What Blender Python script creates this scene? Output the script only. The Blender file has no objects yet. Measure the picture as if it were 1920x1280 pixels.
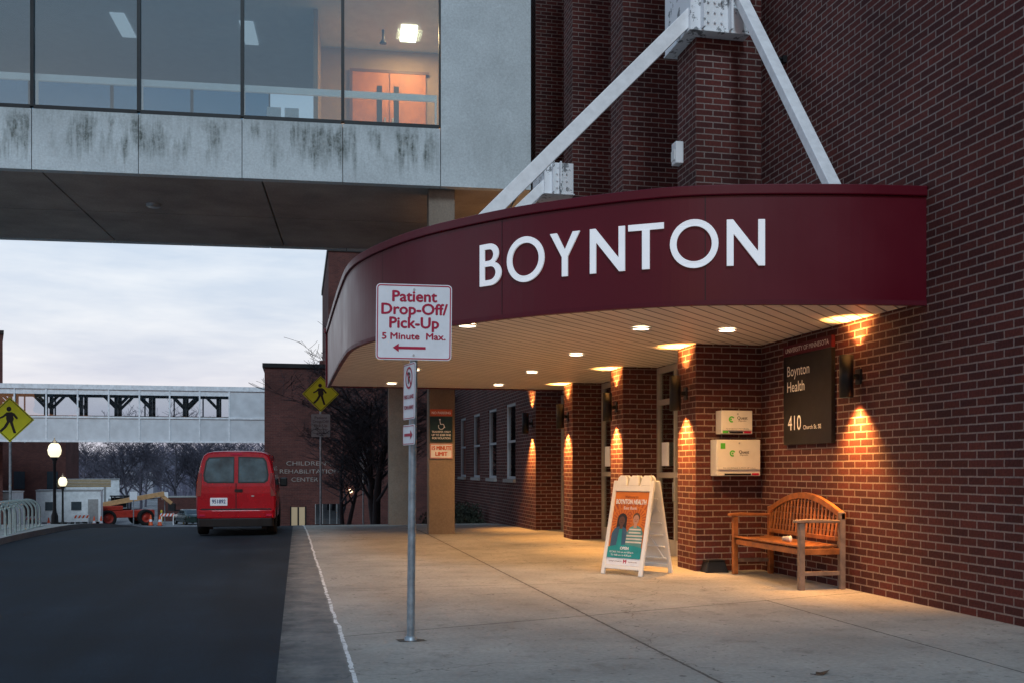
import bpy, math, random, bmesh
from mathutils import Vector, Matrix
random.seed(7)
sc=bpy.context.scene
COL=sc.collection
sc.view_settings.view_transform='Standard'
sc.view_settings.look='None'
sc.view_settings.exposure=0
R=math.radians

# ------------------------------------------------------------ node helpers
def nd(nt,t,i=None,**at):
    n=nt.nodes.new(t)
    for k,v in at.items(): setattr(n,k,v)
    for k,v in (i or {}).items():
        s=n.inputs[k]
        if isinstance(v,bpy.types.NodeSocket): nt.links.new(v,s)
        else: s.default_value=v
    return n
def ma(nt,op,a,b=0.0,c=0.0,clamp=False):
    n=nd(nt,'ShaderNodeMath',{0:a,1:b,2:c},operation=op); n.use_clamp=clamp
    return n.outputs[0]
def c4(c): return c if len(c)==4 else (c[0],c[1],c[2],1)
def mx(nt,fac,a,b,blend='MIX'):
    n=nt.nodes.new('ShaderNodeMix'); n.data_type='RGBA'; n.blend_type=blend
    for idx,v in ((0,fac),(6,a),(7,b)):
        if isinstance(v,bpy.types.NodeSocket): nt.links.new(v,n.inputs[idx])
        else: n.inputs[idx].default_value=v if idx==0 else c4(v)
    return n.outputs[2]
def noise(nt,vec,scale,detail=4,rough=.55):
    return nd(nt,'ShaderNodeTexNoise',{'Vector':vec,'Scale':scale,'Detail':min(detail,5),'Roughness':rough}).outputs[0]
def rng(nt,v,a,b,c=0,d=1):
    return nd(nt,'ShaderNodeMapRange',{0:v,1:a,2:b,3:c,4:d}).outputs[0]
def newmat(name):
    m=bpy.data.materials.new(name); m.use_nodes=True
    nt=m.node_tree; return m,nt,nt.nodes['Principled BSDF']
def bump(nt,b,h,strength=.3,dist=.01):
    n=nd(nt,'ShaderNodeBump',{'Height':h,'Strength':strength,'Distance':dist})
    nt.links.new(n.outputs[0],b.inputs['Normal'])
def smat(name,col,rough=.6,metal=0,var=.18,scale=5,bmp=0,bscale=60,emit=0,spec=.5,coat=0):
    m,nt,b=newmat(name)
    tc=nt.nodes.new('ShaderNodeTexCoord').outputs['Object']
    n=noise(nt,tc,scale,4)
    f=rng(nt,n,.3,.7,1-var,1+var)
    cb=nd(nt,'ShaderNodeCombineXYZ',{0:f,1:f,2:f}).outputs[0]
    c=mx(nt,1.0,col,cb,'MULTIPLY')
    nt.links.new(c,b.inputs['Base Color'])
    b.inputs['Roughness'].default_value=rough; b.inputs['Metallic'].default_value=metal
    b.inputs['Specular IOR Level'].default_value=spec
    b.inputs['Coat Weight'].default_value=coat
    if rough>.25:
        rr=rng(nt,n,.3,.7,rough*.85,min(1,rough*1.15)); nt.links.new(rr,b.inputs['Roughness'])
    if bmp: bump(nt,b,noise(nt,tc,bscale,3),bmp,.01)
    if emit:
        nt.links.new(c,b.inputs['Emission Color']); b.inputs['Emission Strength'].default_value=emit
    return m
def worlduv(nt):
    g=nt.nodes.new('ShaderNodeNewGeometry')
    p=nd(nt,'ShaderNodeSeparateXYZ',{0:g.outputs['Position']})
    n=nd(nt,'ShaderNodeSeparateXYZ',{0:g.outputs['True Normal']})
    ax=ma(nt,'GREATER_THAN',ma(nt,'ABSOLUTE',n.outputs[0]),.5)
    u=ma(nt,'ADD',ma(nt,'MULTIPLY',p.outputs[1],ax),ma(nt,'MULTIPLY',p.outputs[0],ma(nt,'SUBTRACT',1,ax)))
    v=nd(nt,'ShaderNodeCombineXYZ',{0:u,1:p.outputs[2],2:0.0}).outputs[0]
    return v,p,g
def brickmat(name,c1,c2,mo,course=.086,length=.262,mort=.0085):
    m,nt,b=newmat(name)
    v,p,g=worlduv(nt)
    wob=nd(nt,'ShaderNodeVectorMath',{0:v,1:nd(nt,'ShaderNodeVectorMath',{0:nd(nt,'ShaderNodeTexNoise',{'Vector':v,'Scale':9.0,'Detail':2.0}).outputs[1],'Scale':.007},operation='SCALE').outputs[0]},operation='ADD').outputs[0]
    br=nd(nt,'ShaderNodeTexBrick',{'Vector':wob,'Color1':c4(c1),'Color2':c4(c2),'Mortar':c4(mo),'Scale':1.0,'Mortar Size':mort,'Mortar Smooth':.1,'Bias':-.1,'Brick Width':length,'Row Height':course})
    big=rng(nt,noise(nt,g.outputs['Position'],.55,4),.3,.7,.72,1.2)
    fn=noise(nt,g.outputs['Position'],34,4)
    fine=rng(nt,fn,.25,.75,.70,1.25)
    f=ma(nt,'MULTIPLY',big,fine)
    cb=nd(nt,'ShaderNodeCombineXYZ',{0:f,1:f,2:f}).outputs[0]
    c=mx(nt,1.0,br.outputs[0],cb,'MULTIPLY')
    fl=rng(nt,noise(nt,g.outputs['Position'],13,5,.7),.64,.78,0,.25)
    c=mx(nt,fl,c,(.22,.17,.155))
    nt.links.new(c,b.inputs['Base Color'])
    b.inputs['Roughness'].default_value=.82; b.inputs['Specular IOR Level'].default_value=.2
    h=ma(nt,'ADD',ma(nt,'SUBTRACT',1,br.outputs[1]),ma(nt,'MULTIPLY',fn,.4))
    bump(nt,b,h,.8,.009)
    return m
def glassmat(name,tint,refl,rough=.02,mirror=(1,1,1),lwk=.7):
    m,nt,b=newmat(name); nt.nodes.remove(b)
    out=nt.nodes['Material Output']
    t=nd(nt,'ShaderNodeBsdfTransparent',{0:c4(tint)})
    g=nd(nt,'ShaderNodeBsdfGlossy',{'Color':c4(mirror),'Roughness':rough})
    tc=nt.nodes.new('ShaderNodeTexCoord').outputs['Object']
    bm=nd(nt,'ShaderNodeBump',{'Height':noise(nt,tc,.6,2),'Strength':.12,'Distance':.03})
    nt.links.new(bm.outputs[0],g.inputs['Normal'])
    lw=nd(nt,'ShaderNodeLayerWeight',{0:.25})
    f=ma(nt,'ADD',ma(nt,'MULTIPLY',lw.outputs[0],lwk),refl,clamp=True)
    s=nd(nt,'ShaderNodeMixShader',{0:f,1:t.outputs[0],2:g.outputs[0]})
    nt.links.new(s.outputs[0],out.inputs[0]); return m
def emat(name,col,strength):
    m,nt,b=newmat(name)
    b.inputs['Base Color'].default_value=c4(col)
    b.inputs['Emission Color'].default_value=c4(col); b.inputs['Emission Strength'].default_value=strength
    return m

# ------------------------------------------------------------ mesh builder
_H=None
def text_geo(body,cap,align='CENTER',width=None,xs=1.0):
    global _H
    def mk(bd):
        cu=bpy.data.curves.new('t','FONT'); cu.body=bd; cu.size=1; cu.align_x=align; cu.resolution_u=3
        ob=bpy.data.objects.new('t',cu); COL.objects.link(ob)
        dg=bpy.context.evaluated_depsgraph_get(); dg.update()
        me=bpy.data.meshes.new_from_object(ob.evaluated_get(dg))
        vs=[v.co.copy() for v in me.vertices]; fs=[tuple(p.vertices) for p in me.polygons]
        bpy.data.objects.remove(ob); bpy.data.curves.remove(cu); bpy.data.meshes.remove(me)
        return vs,fs
    if _H is None:
        vs,_=mk('H'); _H=max(v.y for v in vs)
    vs,fs=mk(body)
    k=cap/_H
    kx=k*xs
    if width:
        w=max(v.x for v in vs)-min(v.x for v in vs); kx=width/w
    return [Vector((v.x*kx,v.y*k,0)) for v in vs],fs
class MB:
    def __init__(s,M=None): s.v=[];s.f=[];s.sm=[];s.M=M or Matrix()
    def add(s,vs,fs,smooth=False):
        o=len(s.v); s.v+=[s.M@Vector(p) for p in vs]; s.f+=[tuple(o+i for i in f) for f in fs]; s.sm+=[smooth]*len(fs); return s
    def box(s,x0,x1,y0,y1,z0,z1):
        v=[(x0,y0,z0),(x1,y0,z0),(x1,y1,z0),(x0,y1,z0),(x0,y0,z1),(x1,y0,z1),(x1,y1,z1),(x0,y1,z1)]
        return s.add(v,[(0,3,2,1),(4,5,6,7),(0,1,5,4),(1,2,6,5),(2,3,7,6),(3,0,4,7)])
    def tube(s,pts,r,n=8,cap=True,smooth=True,flat=None):
        pts=[Vector(p) for p in pts]; m=len(pts)
        rs=r if isinstance(r,(list,tuple)) else [r]*m
        vs=[];fs=[]
        t0=(pts[1]-pts[0]).normalized()
        up=Vector((0,0,1)) if abs(t0.z)<.9 else Vector((1,0,0))
        nrm=t0.cross(up).normalized()
        for i,p in enumerate(pts):
            t=(pts[min(i+1,m-1)]-pts[max(i-1,0)]).normalized()
            nrm=(nrm-t*nrm.dot(t)).normalized(); bn=t.cross(nrm)
            for k in range(n):
                a=2*math.pi*(k+.5)/n
                vs.append(p+(nrm*math.cos(a)+bn*math.sin(a))*rs[i])
        for i in range(m-1):
            for k in range(n):
                k2=(k+1)%n
                fs.append((i*n+k,i*n+k2,(i+1)*n+k2,(i+1)*n+k))
        s.add(vs,fs,smooth)
        if cap:
            s.add(vs[:n],[tuple(range(n))]); s.add(vs[-n:],[tuple(range(n))])
        return s
    def cyl(s,p0,p1,r0,r1=None,n=20,cap=True): return s.tube([p0,p1],[r0,r0 if r1 is None else r1],n,cap)
    def beam(s,p0,p1,w,h,side=Vector((0,1,0))):
        p0=Vector(p0);p1=Vector(p1);t=(p1-p0).normalized()
        a=(side-t*side.dot(t)).normalized(); b=t.cross(a)
        vs=[]
        for p in (p0,p1):
            for x,y in ((-1,-1),(1,-1),(1,1),(-1,1)): vs.append(p+a*x*w/2+b*y*h/2)
        return s.add(vs,[(0,3,2,1),(4,5,6,7),(0,1,5,4),(1,2,6,5),(2,3,7,6),(3,0,4,7)])
    def prism(s,pts,z0,z1):
        n=len(pts)
        vs=[(p[0],p[1],z0) for p in pts]+[(p[0],p[1],z1) for p in pts]
        return s.add(vs,[tuple(reversed(range(n))),tuple(range(n,2*n))]+[(i,(i+1)%n,n+(i+1)%n,n+i) for i in range(n)])
    def flat(s,pts,z=0):
        return s.add([(p[0],p[1],z) for p in pts],[tuple(range(len(pts)))])
    def ellipse(s,cx,cy,rx,ry,z,n=28,a0=0,a1=360):
        pts=[(cx+rx*math.cos(R(a0+(a1-a0)*i/n)),cy+ry*math.sin(R(a0+(a1-a0)*i/n))) for i in range(n+(0 if a1-a0>=360 else 1))]
        return s.flat(pts,z)
    def ring(s,cx,cy,r0,r1,z,n=32,a0=0,a1=360,ky=1):
        vs=[];m=n+1
        for i in range(m):
            a=R(a0+(a1-a0)*i/n); vs+=[(cx+r0*math.cos(a),cy+r0*ky*math.sin(a),z),(cx+r1*math.cos(a),cy+r1*ky*math.sin(a),z)]
        return s.add(vs,[(2*i,2*i+1,2*i+3,2*i+2) for i in range(n)])
    def rr(s,x0,x1,y0,y1,r,z0,z1=None,n=5):
        pts=rrect(x0,x1,y0,y1,r,n)
        return s.flat(pts,z0) if z1 is None else s.prism(pts,z0,z1)
    def rrring(s,x0,x1,y0,y1,r,t,z,n=5):
        a=rrect(x0,x1,y0,y1,r,n); b=rrect(x0+t,x1-t,y0+t,y1-t,max(r-t,.001),n); m=len(a)
        return s.add([(p[0],p[1],z) for p in a]+[(p[0],p[1],z) for p in b],[(i,(i+1)%m,m+(i+1)%m,m+i) for i in range(m)])
    def lathe(s,prof,c=(0,0,0),n=24,smooth=True):
        vs=[];m=len(prof)
        for r,z in prof:
            for k in range(n):
                a=2*math.pi*k/n; vs.append((c[0]+r*math.cos(a),c[1]+r*math.sin(a),c[2]+z))
        return s.add(vs,[(i*n+k,i*n+(k+1)%n,(i+1)*n+(k+1)%n,(i+1)*n+k) for i in range(m-1) for k in range(n)],smooth)
    def text(s,body,x,y,cap,z=.0,align='CENTER',bold=0.0,width=None,xs=1.0):
        vs,fs=text_geo(body,cap,align,width,xs)
        b=bold*cap*2.2
        sh=((0,0),) if not bold else ((-b,0),(b,0),(0,b*.7),(0,-b*.7),(0,0))
        for i,(dx,dy) in enumerate(sh): s.add([(v.x+x+dx,v.y+y+dy,z+i*.0004) for v in vs],fs)
        return s
    def wallx(s,x0,x1,y0,y1,z0,z1,ops):
        ys=sorted({y0,y1,*[o[0] for o in ops],*[o[1] for o in ops]})
        for a,b in zip(ys[:-1],ys[1:]):
            cuts=sorted([(o[2],o[3]) for o in ops if o[0]<=a+1e-6 and o[1]>=b-1e-6])
            z=z0
            for c,d in cuts:
                if c>z: s.box(x0,x1,a,b,z,c)
                z=d
            if z<z1: s.box(x0,x1,a,b,z,z1)
        return s
def rrect(x0,x1,y0,y1,r,n=5):
    pts=[]
    for cx,cy,a in ((x1-r,y1-r,0),(x0+r,y1-r,90),(x0+r,y0+r,180),(x1-r,y0+r,270)):
        for i in range(n+1):
            t=R(a+90*i/n); pts.append((cx+r*math.cos(t),cy+r*math.sin(t)))
    return pts
def FM(o,r,u):
    r=Vector(r).normalized();u=Vector(u).normalized();n=r.cross(u)
    M=Matrix.Identity(4)
    for i in range(3): M[i][0]=r[i];M[i][1]=u[i];M[i][2]=n[i];M[i][3]=o[i]
    return M
INV={}
def mkmesh(name,mb,mat,inv=None,recalc=True):
    me=bpy.data.meshes.new(name)
    vs=[(inv@v if inv else v) for v in mb.v]
    me.from_pydata([tuple(v) for v in vs],[],mb.f)
    for p,sm in zip(me.polygons,mb.sm): p.use_smooth=sm
    if recalc:
        bm=bmesh.new(); bm.from_mesh(me); bmesh.ops.recalc_face_normals(bm,faces=bm.faces); bm.to_mesh(me); bm.free()
    me.materials.append(mat); me.update(); return me
def thing(name,label,cat,loc=(0,0,0),rz=0,group=None,rot=None,scale=1):
    e=bpy.data.objects.new(name,None); e.empty_display_size=.2
    e.location=loc; e.rotation_euler=rot or (0,0,rz); e.scale=(scale,)*3
    e["label"]=label; e["category"]=cat
    if group: e["group"]=group
    COL.objects.link(e)
    M=Matrix.LocRotScale(Vector(loc),e.rotation_euler,Vector((scale,)*3)); INV[e.name]=M.inverted()
    return e
def part(par,name,mb,mat,label=None,bevel=0,root=None):
    ob=bpy.data.objects.new(name,mkmesh(name,mb,mat,INV[root.name] if root else None))
    ob.parent=par; COL.objects.link(ob)
    if label: ob["label"]=label
    if bevel:
        b=ob.modifiers.new('b','BEVEL'); b.width=bevel; b.segments=2; b.limit_method='ANGLE'; b.angle_limit=R(40)
    return ob
def struct(name,mb,mat):
    ob=bpy.data.objects.new(name,mkmesh(name,mb,mat)); COL.objects.link(ob); ob["kind"]="structure"; return ob
def dup(th,loc,rz=0,scale=None,label=None):
    n=th.copy(); n.location=loc; n.rotation_euler=(0,0,rz)
    if scale: n.scale=(scale,)*3
    if label: n["label"]=label
    COL.objects.link(n)
    def rec(o,p):
        for c in o.children:
            k=c.copy(); k.parent=p; COL.objects.link(k); rec(c,k)
    rec(th,n); return n

# ------------------------------------------------------------ materials
BR=brickmat('red_brick',(.112,.030,.025),(.055,.018,.018),(.25,.195,.175))
BR2=brickmat('distant_brick',(.12,.045,.038),(.08,.033,.03),(.14,.09,.08),mort=.004)
MAROON=smat('maroon_metal',(.105,.0022,.011),.34,.0,.07,1.0,spec=.32)
MAROOND=smat('maroon_sign',(.10,.006,.015),.45,0,.08,spec=.25)
WHITE=smat('white_paint',(.80,.81,.82),.45,0,.07,4)
WHITEW=smat('weathered_white_paint',(.88,.89,.90),.5,0,.09,9,bmp=.12)
SIGNW=smat('reflective_white_sheet',(.80,.82,.86),.4,0,.06,9)
SIGNR=smat('sign_red_ink',(.44,.008,.05),.5,0,.08,spec=.3)
SIGNY=smat('sign_yellow_green',(.66,.66,.02),.45,0,.08,spec=.3)
BLACK=smat('black_paint',(.010,.010,.011),.45,0,.2,spec=.3)
DARKF=smat('dark_window_frame',(.018,.024,.028),.4,.2,.15,spec=.3)
GALV=smat('galvanised_steel',(.30,.35,.39),.45,.6,.25,14)
STEEL=smat('steel_grey',(.4,.42,.43),.4,.6,.15)
WOOD=smat('varnished_wood',(.30,.105,.03),.42,0,.4,9,bmp=.2,bscale=30)
WOODG=smat('weathered_wood',(.20,.14,.105),.75,0,.3,11,bmp=.3,bscale=40)
RUB=smat('tyre_rubber',(.015,.015,.015),.8,0,.2,spec=.2)
PLASW=smat('white_plastic',(.78,.78,.76),.4,0,.05,6)
BOXW=smat('white_enamel_box',(.72,.70,.64),.4,0,.06,6)
GREEN=smat('logo_green',(.10,.50,.05),.5)
SIGNK=smat('dark_sign_panel',(.017,.014,.013),.45,0,.1,spec=.25)
DOORW=smat('oak_veneer_door',(.62,.20,.045),.5,0,.2,3)
BEIGE=smat('beige_plaster',(.42,.36,.28),.8,0,.08)
TAN=smat('tan_interior_wall',(.40,.27,.17),.8,0,.1)
GLASSB=glassmat('tinted_bridge_glass',(.74,.82,.84),.22,.02,(.72,.90,1.0),.35)
GLASSBK=glassmat('tinted_rear_bridge_glass',(.34,.52,.62),.12,.02,(.4,.5,.6),.3)
GLASSC=glassmat('clear_glass',(.85,.9,.88),.08)
GLASSD=glassmat('dark_window_glass',(.25,.3,.36),.25)
CARG=smat('car_glass',(.03,.045,.055),.06,0,.1,coat=1)

def concrete(name,base,joints=False,streak=False,rough=.85,stain=.35,bsc=1.0):
    m,nt,b=newmat(name); g=nt.nodes.new('ShaderNodeNewGeometry'); P=g.outputs['Position']
    p=nd(nt,'ShaderNodeSeparateXYZ',{0:P})
    a=rng(nt,noise(nt,P,.7,5,.6),.3,.7,1-stain,1+stain*.5)
    fn=noise(nt,P,24,5,.65)
    f=ma(nt,'MULTIPLY',a,rng(nt,fn,.25,.75,.82,1.18))
    c=mx(nt,1.0,base,nd(nt,'ShaderNodeCombineXYZ',{0:f,1:f,2:f}).outputs[0],'MULTIPLY')
    h=fn
    if joints:
        X,Y=p.outputs[0],p.outputs[1]
        w=ma(nt,'MULTIPLY',ma(nt,'SUBTRACT',noise(nt,P,1.3,4,.65),.5),.12)
        w2=ma(nt,'MULTIPLY',ma(nt,'SUBTRACT',noise(nt,P,9,4,.65),.5),.03)
        Xw=ma(nt,'ADD',X,w2)
        masks=[]
        def line(co,c0,wd): return ma(nt,'LESS_THAN',ma(nt,'ABSOLUTE',ma(nt,'SUBTRACT',co,c0)),wd)
        masks.append(line(Xw,2.8,.013)); masks.append(ma(nt,'MULTIPLY',line(Xw,5.05,.010),ma(nt,'LESS_THAN',Y,10.4)))
        Yd=ma(nt,'ADD',ma(nt,'ADD',Y,w2),ma(nt,'MULTIPLY',X,-.314))
        masks.append(ma(nt,'MULTIPLY',line(Yd,8.77,.011),ma(nt,'GREATER_THAN',X,.36)))
        for yy in (12.4,15.2,18.0,21.0,24.5,30.0,36.0):
            masks.append(ma(nt,'MULTIPLY',line(ma(nt,'ADD',Y,w2),yy,.008),ma(nt,'GREATER_THAN',X,.36)))
        tot=masks[0]
        for k in masks[1:]: tot=ma(nt,'MAXIMUM',tot,k)
        vor=nd(nt,'ShaderNodeTexVoronoi',{'Vector':nd(nt,'ShaderNodeVectorMath',{0:P,1:nd(nt,'ShaderNodeVectorMath',{0:nd(nt,'ShaderNodeTexNoise',{'Vector':P,'Scale':1.6,'Detail':4.0}).outputs[1],'Scale':.9},operation='SCALE').outputs[0]},operation='ADD').outputs[0],'Scale':.23},feature='DISTANCE_TO_EDGE')
        crack=ma(nt,'LESS_THAN',vor.outputs[0],.0013)
        c=mx(nt,ma(nt,'MULTIPLY',tot,.8),c,(.045,.038,.033))
        c=mx(nt,ma(nt,'MULTIPLY',crack,.5),c,(.06,.05,.045))
        halo=rng(nt,ma(nt,'ABSOLUTE',ma(nt,'SUBTRACT',Xw,2.8)),.0,.16,.35,0)
        c=mx(nt,ma(nt,'MULTIPLY',halo,rng(nt,w,-.02,.03,0,1)),c,(.12,.11,.10))
        sp=rng(nt,noise(nt,P,2.6,5,.75),.54,.70,0,.55)
        c=mx(nt,sp,c,(.14,.125,.11))
        drops=rng(nt,noise(nt,P,15,2,.5),.66,.71,0,.6)
        c=mx(nt,drops,c,(.07,.06,.055))
        kx=ma(nt,'SUBTRACT',ma(nt,'ADD',X,ma(nt,'MULTIPLY',Y,.0115)),.465)
        kx=ma(nt,'ADD',kx,ma(nt,'MULTIPLY',w,.65))
        gut=rng(nt,kx,.02,-.04,0,.9)
        gut=ma(nt,'MULTIPLY',gut,rng(nt,noise(nt,P,2.2,5,.7),.3,.65,.35,1))
        c=mx(nt,gut,c,(.09,.093,.10))
        edge=rng(nt,X,.06,-.15,0,.8)
        c=mx(nt,ma(nt,'MULTIPLY',edge,rng(nt,noise(nt,P,5,5,.7),.35,.6,.2,1)),c,(.035,.04,.046))
        ln=ma(nt,'MULTIPLY',ma(nt,'LESS_THAN',ma(nt,'ABSOLUTE',ma(nt,'ADD',kx,w2)),.016),rng(nt,noise(nt,P,8,4,.75),.38,.50))
        c=mx(nt,ln,c,(.68,.68,.68))
        h=ma(nt,'SUBTRACT',h,ma(nt,'MULTIPLY',tot,2.0))
    if streak:
        sv=nd(nt,'ShaderNodeMapping',{0:P,3:(1.35,1.35,.30)}).outputs[0]
        s1=rng(nt,noise(nt,sv,1.5,5,.6),.40,.52,0,1)
        fine=rng(nt,noise(nt,nd(nt,'ShaderNodeMapping',{0:P,3:(10,10,.8)}).outputs[0],1.0,5,.7),.30,.58,.18,1)
        mott=rng(nt,noise(nt,P,11,5,.8),.38,.58,.5,1)
        lo=rng(nt,ma(nt,'ADD',p.outputs[2],ma(nt,'MULTIPLY',ma(nt,'SUBTRACT',noise(nt,nd(nt,'ShaderNodeMapping',{0:P,3:(9,9,.2)}).outputs[0],1.0,3),.5),1.3)),7.9,8.3,0,1)
        s=ma(nt,'MULTIPLY',ma(nt,'MULTIPLY',ma(nt,'MULTIPLY',s1,fine),mott),lo,clamp=True)
        s=ma(nt,'MULTIPLY',s,rng(nt,p.outputs[2],8.70,8.86,1,.5))
        s=ma(nt,'MULTIPLY',s,rng(nt,p.outputs[2],8.92,8.95,1,.10))
        s=ma(nt,'MAXIMUM',s,ma(nt,'MULTIPLY',ma(nt,'MULTIPLY',fine,rng(nt,p.outputs[2],8.35,8.9,0,.28)),rng(nt,p.outputs[2],8.92,8.95,1,0)))
        s=ma(nt,'MULTIPLY',s,rng(nt,p.outputs[0],2.7,3.05,1,.15))
        c=mx(nt,ma(nt,'MULTIPLY',s,.95),c,(.085,.10,.085))
    nt.links.new(c,b.inputs['Base Color']); b.inputs['Roughness'].default_value=rough
    b.inputs['Specular IOR Level'].default_value=.2
    bump(nt,b,h,.4,.007)
    return m
CONC=concrete('sidewalk_concrete',(.33,.315,.29),joints=True,stain=.28)
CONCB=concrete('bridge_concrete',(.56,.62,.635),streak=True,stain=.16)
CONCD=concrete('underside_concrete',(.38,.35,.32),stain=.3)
CONCC=concrete('column_concrete',(.24,.195,.155),stain=.3)
KERB=concrete('kerb_concrete',(.36,.36,.35),stain=.2)
def asphalt(name,base):
    m,nt,b=newmat(name); g=nt.nodes.new('ShaderNodeNewGeometry'); P=g.outputs['Position']
    gr=noise(nt,P,90,3,.7)
    f=ma(nt,'MULTIPLY',rng(nt,noise(nt,P,.5,5,.65),.3,.7,.68,1.35),rng(nt,gr,.3,.7,.45,1.7))
    st=rng(nt,noise(nt,nd(nt,'ShaderNodeMapping',{0:P,3:(2.2,.16,1)}).outputs[0],1.0,5,.6),.35,.7,.8,1.3)
    f=ma(nt,'MULTIPLY',f,st)
    c=mx(nt,1.0,base,nd(nt,'ShaderNodeCombineXYZ',{0:f,1:f,2:f}).outputs[0],'MULTIPLY')
    nt.links.new(c,b.inputs['Base Color'])
    nt.links.new(rng(nt,f,.5,1.5,.75,.92),b.inputs['Roughness'])
    b.inputs['Specular IOR Level'].default_value=.14
    bump(nt,b,gr,.6,.006); return m
ASPH=asphalt('asphalt',(.0165,.0225,.031))
GRND=asphalt('old_pavement_ground',(.20,.20,.205))
def soffitmat():
    m,nt,b=newmat('soffit_boards'); g=nt.nodes.new('ShaderNodeNewGeometry'); P=g.outputs['Position']
    p=nd(nt,'ShaderNodeSeparateXYZ',{0:P})
    d=ma(nt,'MULTIPLY',ma(nt,'SUBTRACT',p.outputs[0],p.outputs[1]),.7071)
    dd=ma(nt,'DIVIDE',d,.17)
    fr=ma(nt,'FRACT',dd)
    gr=ma(nt,'LESS_THAN',fr,.15)
    wn=nd(nt,'ShaderNodeTexWhiteNoise',{1:ma(nt,'FLOOR',dd)},noise_dimensions='1D').outputs[0]
    f=ma(nt,'MULTIPLY',rng(nt,wn,0,1,.93,1.03),rng(nt,noise(nt,P,1.5,4),.3,.7,.92,1.05))
    c=mx(nt,1.0,(.80,.76,.70),nd(nt,'ShaderNodeCombineXYZ',{0:f,1:f,2:f}).outputs[0],'MULTIPLY')
    c=mx(nt,ma(nt,'MULTIPLY',gr,.9),c,(.05,.035,.03))
    nt.links.new(c,b.inputs['Base Color']); b.inputs['Roughness'].default_value=.4
    bump(nt,b,ma(nt,'SUBTRACT',1,gr),.6,.012); return m
SOFF=soffitmat()

# ------------------------------------------------------------ terrain / setting
TP=[(-80,0),(25,0),(30,-.15),(45,-1.2),(70,-2.85),(100,-3.75),(140,-4.3),(400,-4.3),(3000,-4.3)]
def z0(y):
    for (a,za),(b,zb) in zip(TP[:-1],TP[1:]):
        if y<=b: return za+(zb-za)*(y-a)/(b-a)
    return TP[-1][1]
def zt(y):
    if y<20: return 0.0
    return sum(z0(y+k) for k in (-3,-1.5,0,1.5,3))/5
def strip(x0,x1,y0,y1,dz,step=2.0,side=False):
    mb=MB(); n=max(1,int((y1-y0)/step)); vs=[];fs=[]
    for i in range(n+1):
        y=y0+(y1-y0)*i/n; z=zt(y)+dz
        vs+=[(x0,y,z),(x1,y,z)]
        if side: vs+=[(x0,y,z-.2),(x1,y,z-.2)]
    k=4 if side else 2
    for i in range(n):
        a=i*k;b=a+k
        fs.append((a,a+1,b+1,b))
        if side: fs+=[(a+1,a+3,b+3,b+1),(a,b,b+2,a+2)]
    if side: fs+=[(0,2,3,1)]
    return mb.add(vs,fs)
g=MB(); ys=[-80,-20,0,10,20]+[20+2*i for i in range(1,61)]+[160,200,300,500,900,3000]; xs=[-2500,-400,-100,-40,-10,10,40,100,400,2500]
vs=[(x,y,zt(y)-.012) for y in ys for x in xs]; nx=len(xs)
g.add(vs,[(j*nx+i,j*nx+i+1,(j+1)*nx+i+1,(j+1)*nx+i) for j in range(len(ys)-1) for i in range(nx-1)])
struct('ground',g,GRND)
struct('road',strip(-5.6,-.15,-30,62,-.004,1.0),ASPH)
struct('sidewalk',strip(-.15,5.49,-20,50,0,1.0),CONC)
s2=MB(); s2.add([(5.49,-20,0),(6.5,-20,0),(6.5,13.5,0),(5.49,13.5,0)],[(0,1,2,3)]); s2.add([(5.49,13.5,0),(6.15,13.5,0),(6.15,24,0),(5.49,24,0)],[(0,1,2,3)])
struct('sidewalk',s2,CONC)
struct('kerb',strip(-5.78,-5.6,-30,62,.12,1.0,True),KERB)
struct('sidewalk',strip(-14,-5.78,-30,58,.11,1.0),KERB)

# ------------------------------------------------------------ main brick building
bld=thing('brick_building','dark red brick clinic building with tall vertical piers and glass entrance','building',(6.5,15,0))
w=MB()
w.box(6.5,7.0,-6,14.0,-.3,15)
w.wallx(6.5,7.0,14.0,24.1,3.35,15,[])
part(bld,'wall',w,BR,root=bld)
PY=[13.5,16.8,20.1,23.4]
for i,y in enumerate(PY):
    p=MB(); p.box(5.5,6.498,y,y+.7,-.3,15); part(bld,'pier',p,BR,root=bld)
ops=[(c-.62,c+.62,1.18,3.18) for c in (26.3,28.9,31.6,34.3,37.0,39.7,42.4)]
w=MB(); w.wallx(5.5,5.9,24.1,44,-1.6,15,ops+[(c-.62,c+.62,4.9,6.7) for c in (31.6,34.3,37.0,39.7,42.4)])
part(bld,'wall',w,BR,root=bld)
WFR=smat('window_frame_grey',(.42,.46,.50),.5,0,.07,4)
for o in ops:
    f=MB(); a,b_,c,d=o
    f.box(5.53,5.62,a,a+.07,c,d); f.box(5.53,5.62,b_-.07,b_,c,d); f.box(5.53,5.62,a+.07,b_-.07,d-.07,d); f.box(5.53,5.62,a+.07,b_-.07,c,c+.07)
    f.box(5.54,5.61,a+.07,b_-.07,(c+d)/2-.03,(c+d)/2+.03)
    win=part(bld,'window',f,WFR,root=bld)
    s=MB(); s.box(5.42,5.64,a-.05,b_+.05,c-.09,c-.002); part(win,'sill',s,KERB,root=bld)
    q=MB(); q.box(5.575,5.585,a+.07,b_-.07,c+.07,d-.07); part(win,'pane',q,GLASSD,root=bld)
    q=MB(); q.box(5.70,5.72,a,b_,c+(d-c)*.35,d); part(win,'blind',q,BEIGE,root=bld)
q=MB(); q.box(9.5,9.6,13,24.5,0,3.3); q.box(6.3,9.5,13.9,14.0,0,3.3); q.box(6.3,9.5,24.1,24.2,0,3.3); part(bld,'interior_wall',q,BEIGE,root=bld)
q=MB(); q.box(6.16,9.5,14,24.1,-.2,.01); part(bld,'floor',q,CONCD,root=bld)
q=MB(); q.box(6.16,9.5,14,24.1,3.25,3.34); part(bld,'ceiling',q,WHITE,root=bld)
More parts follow.
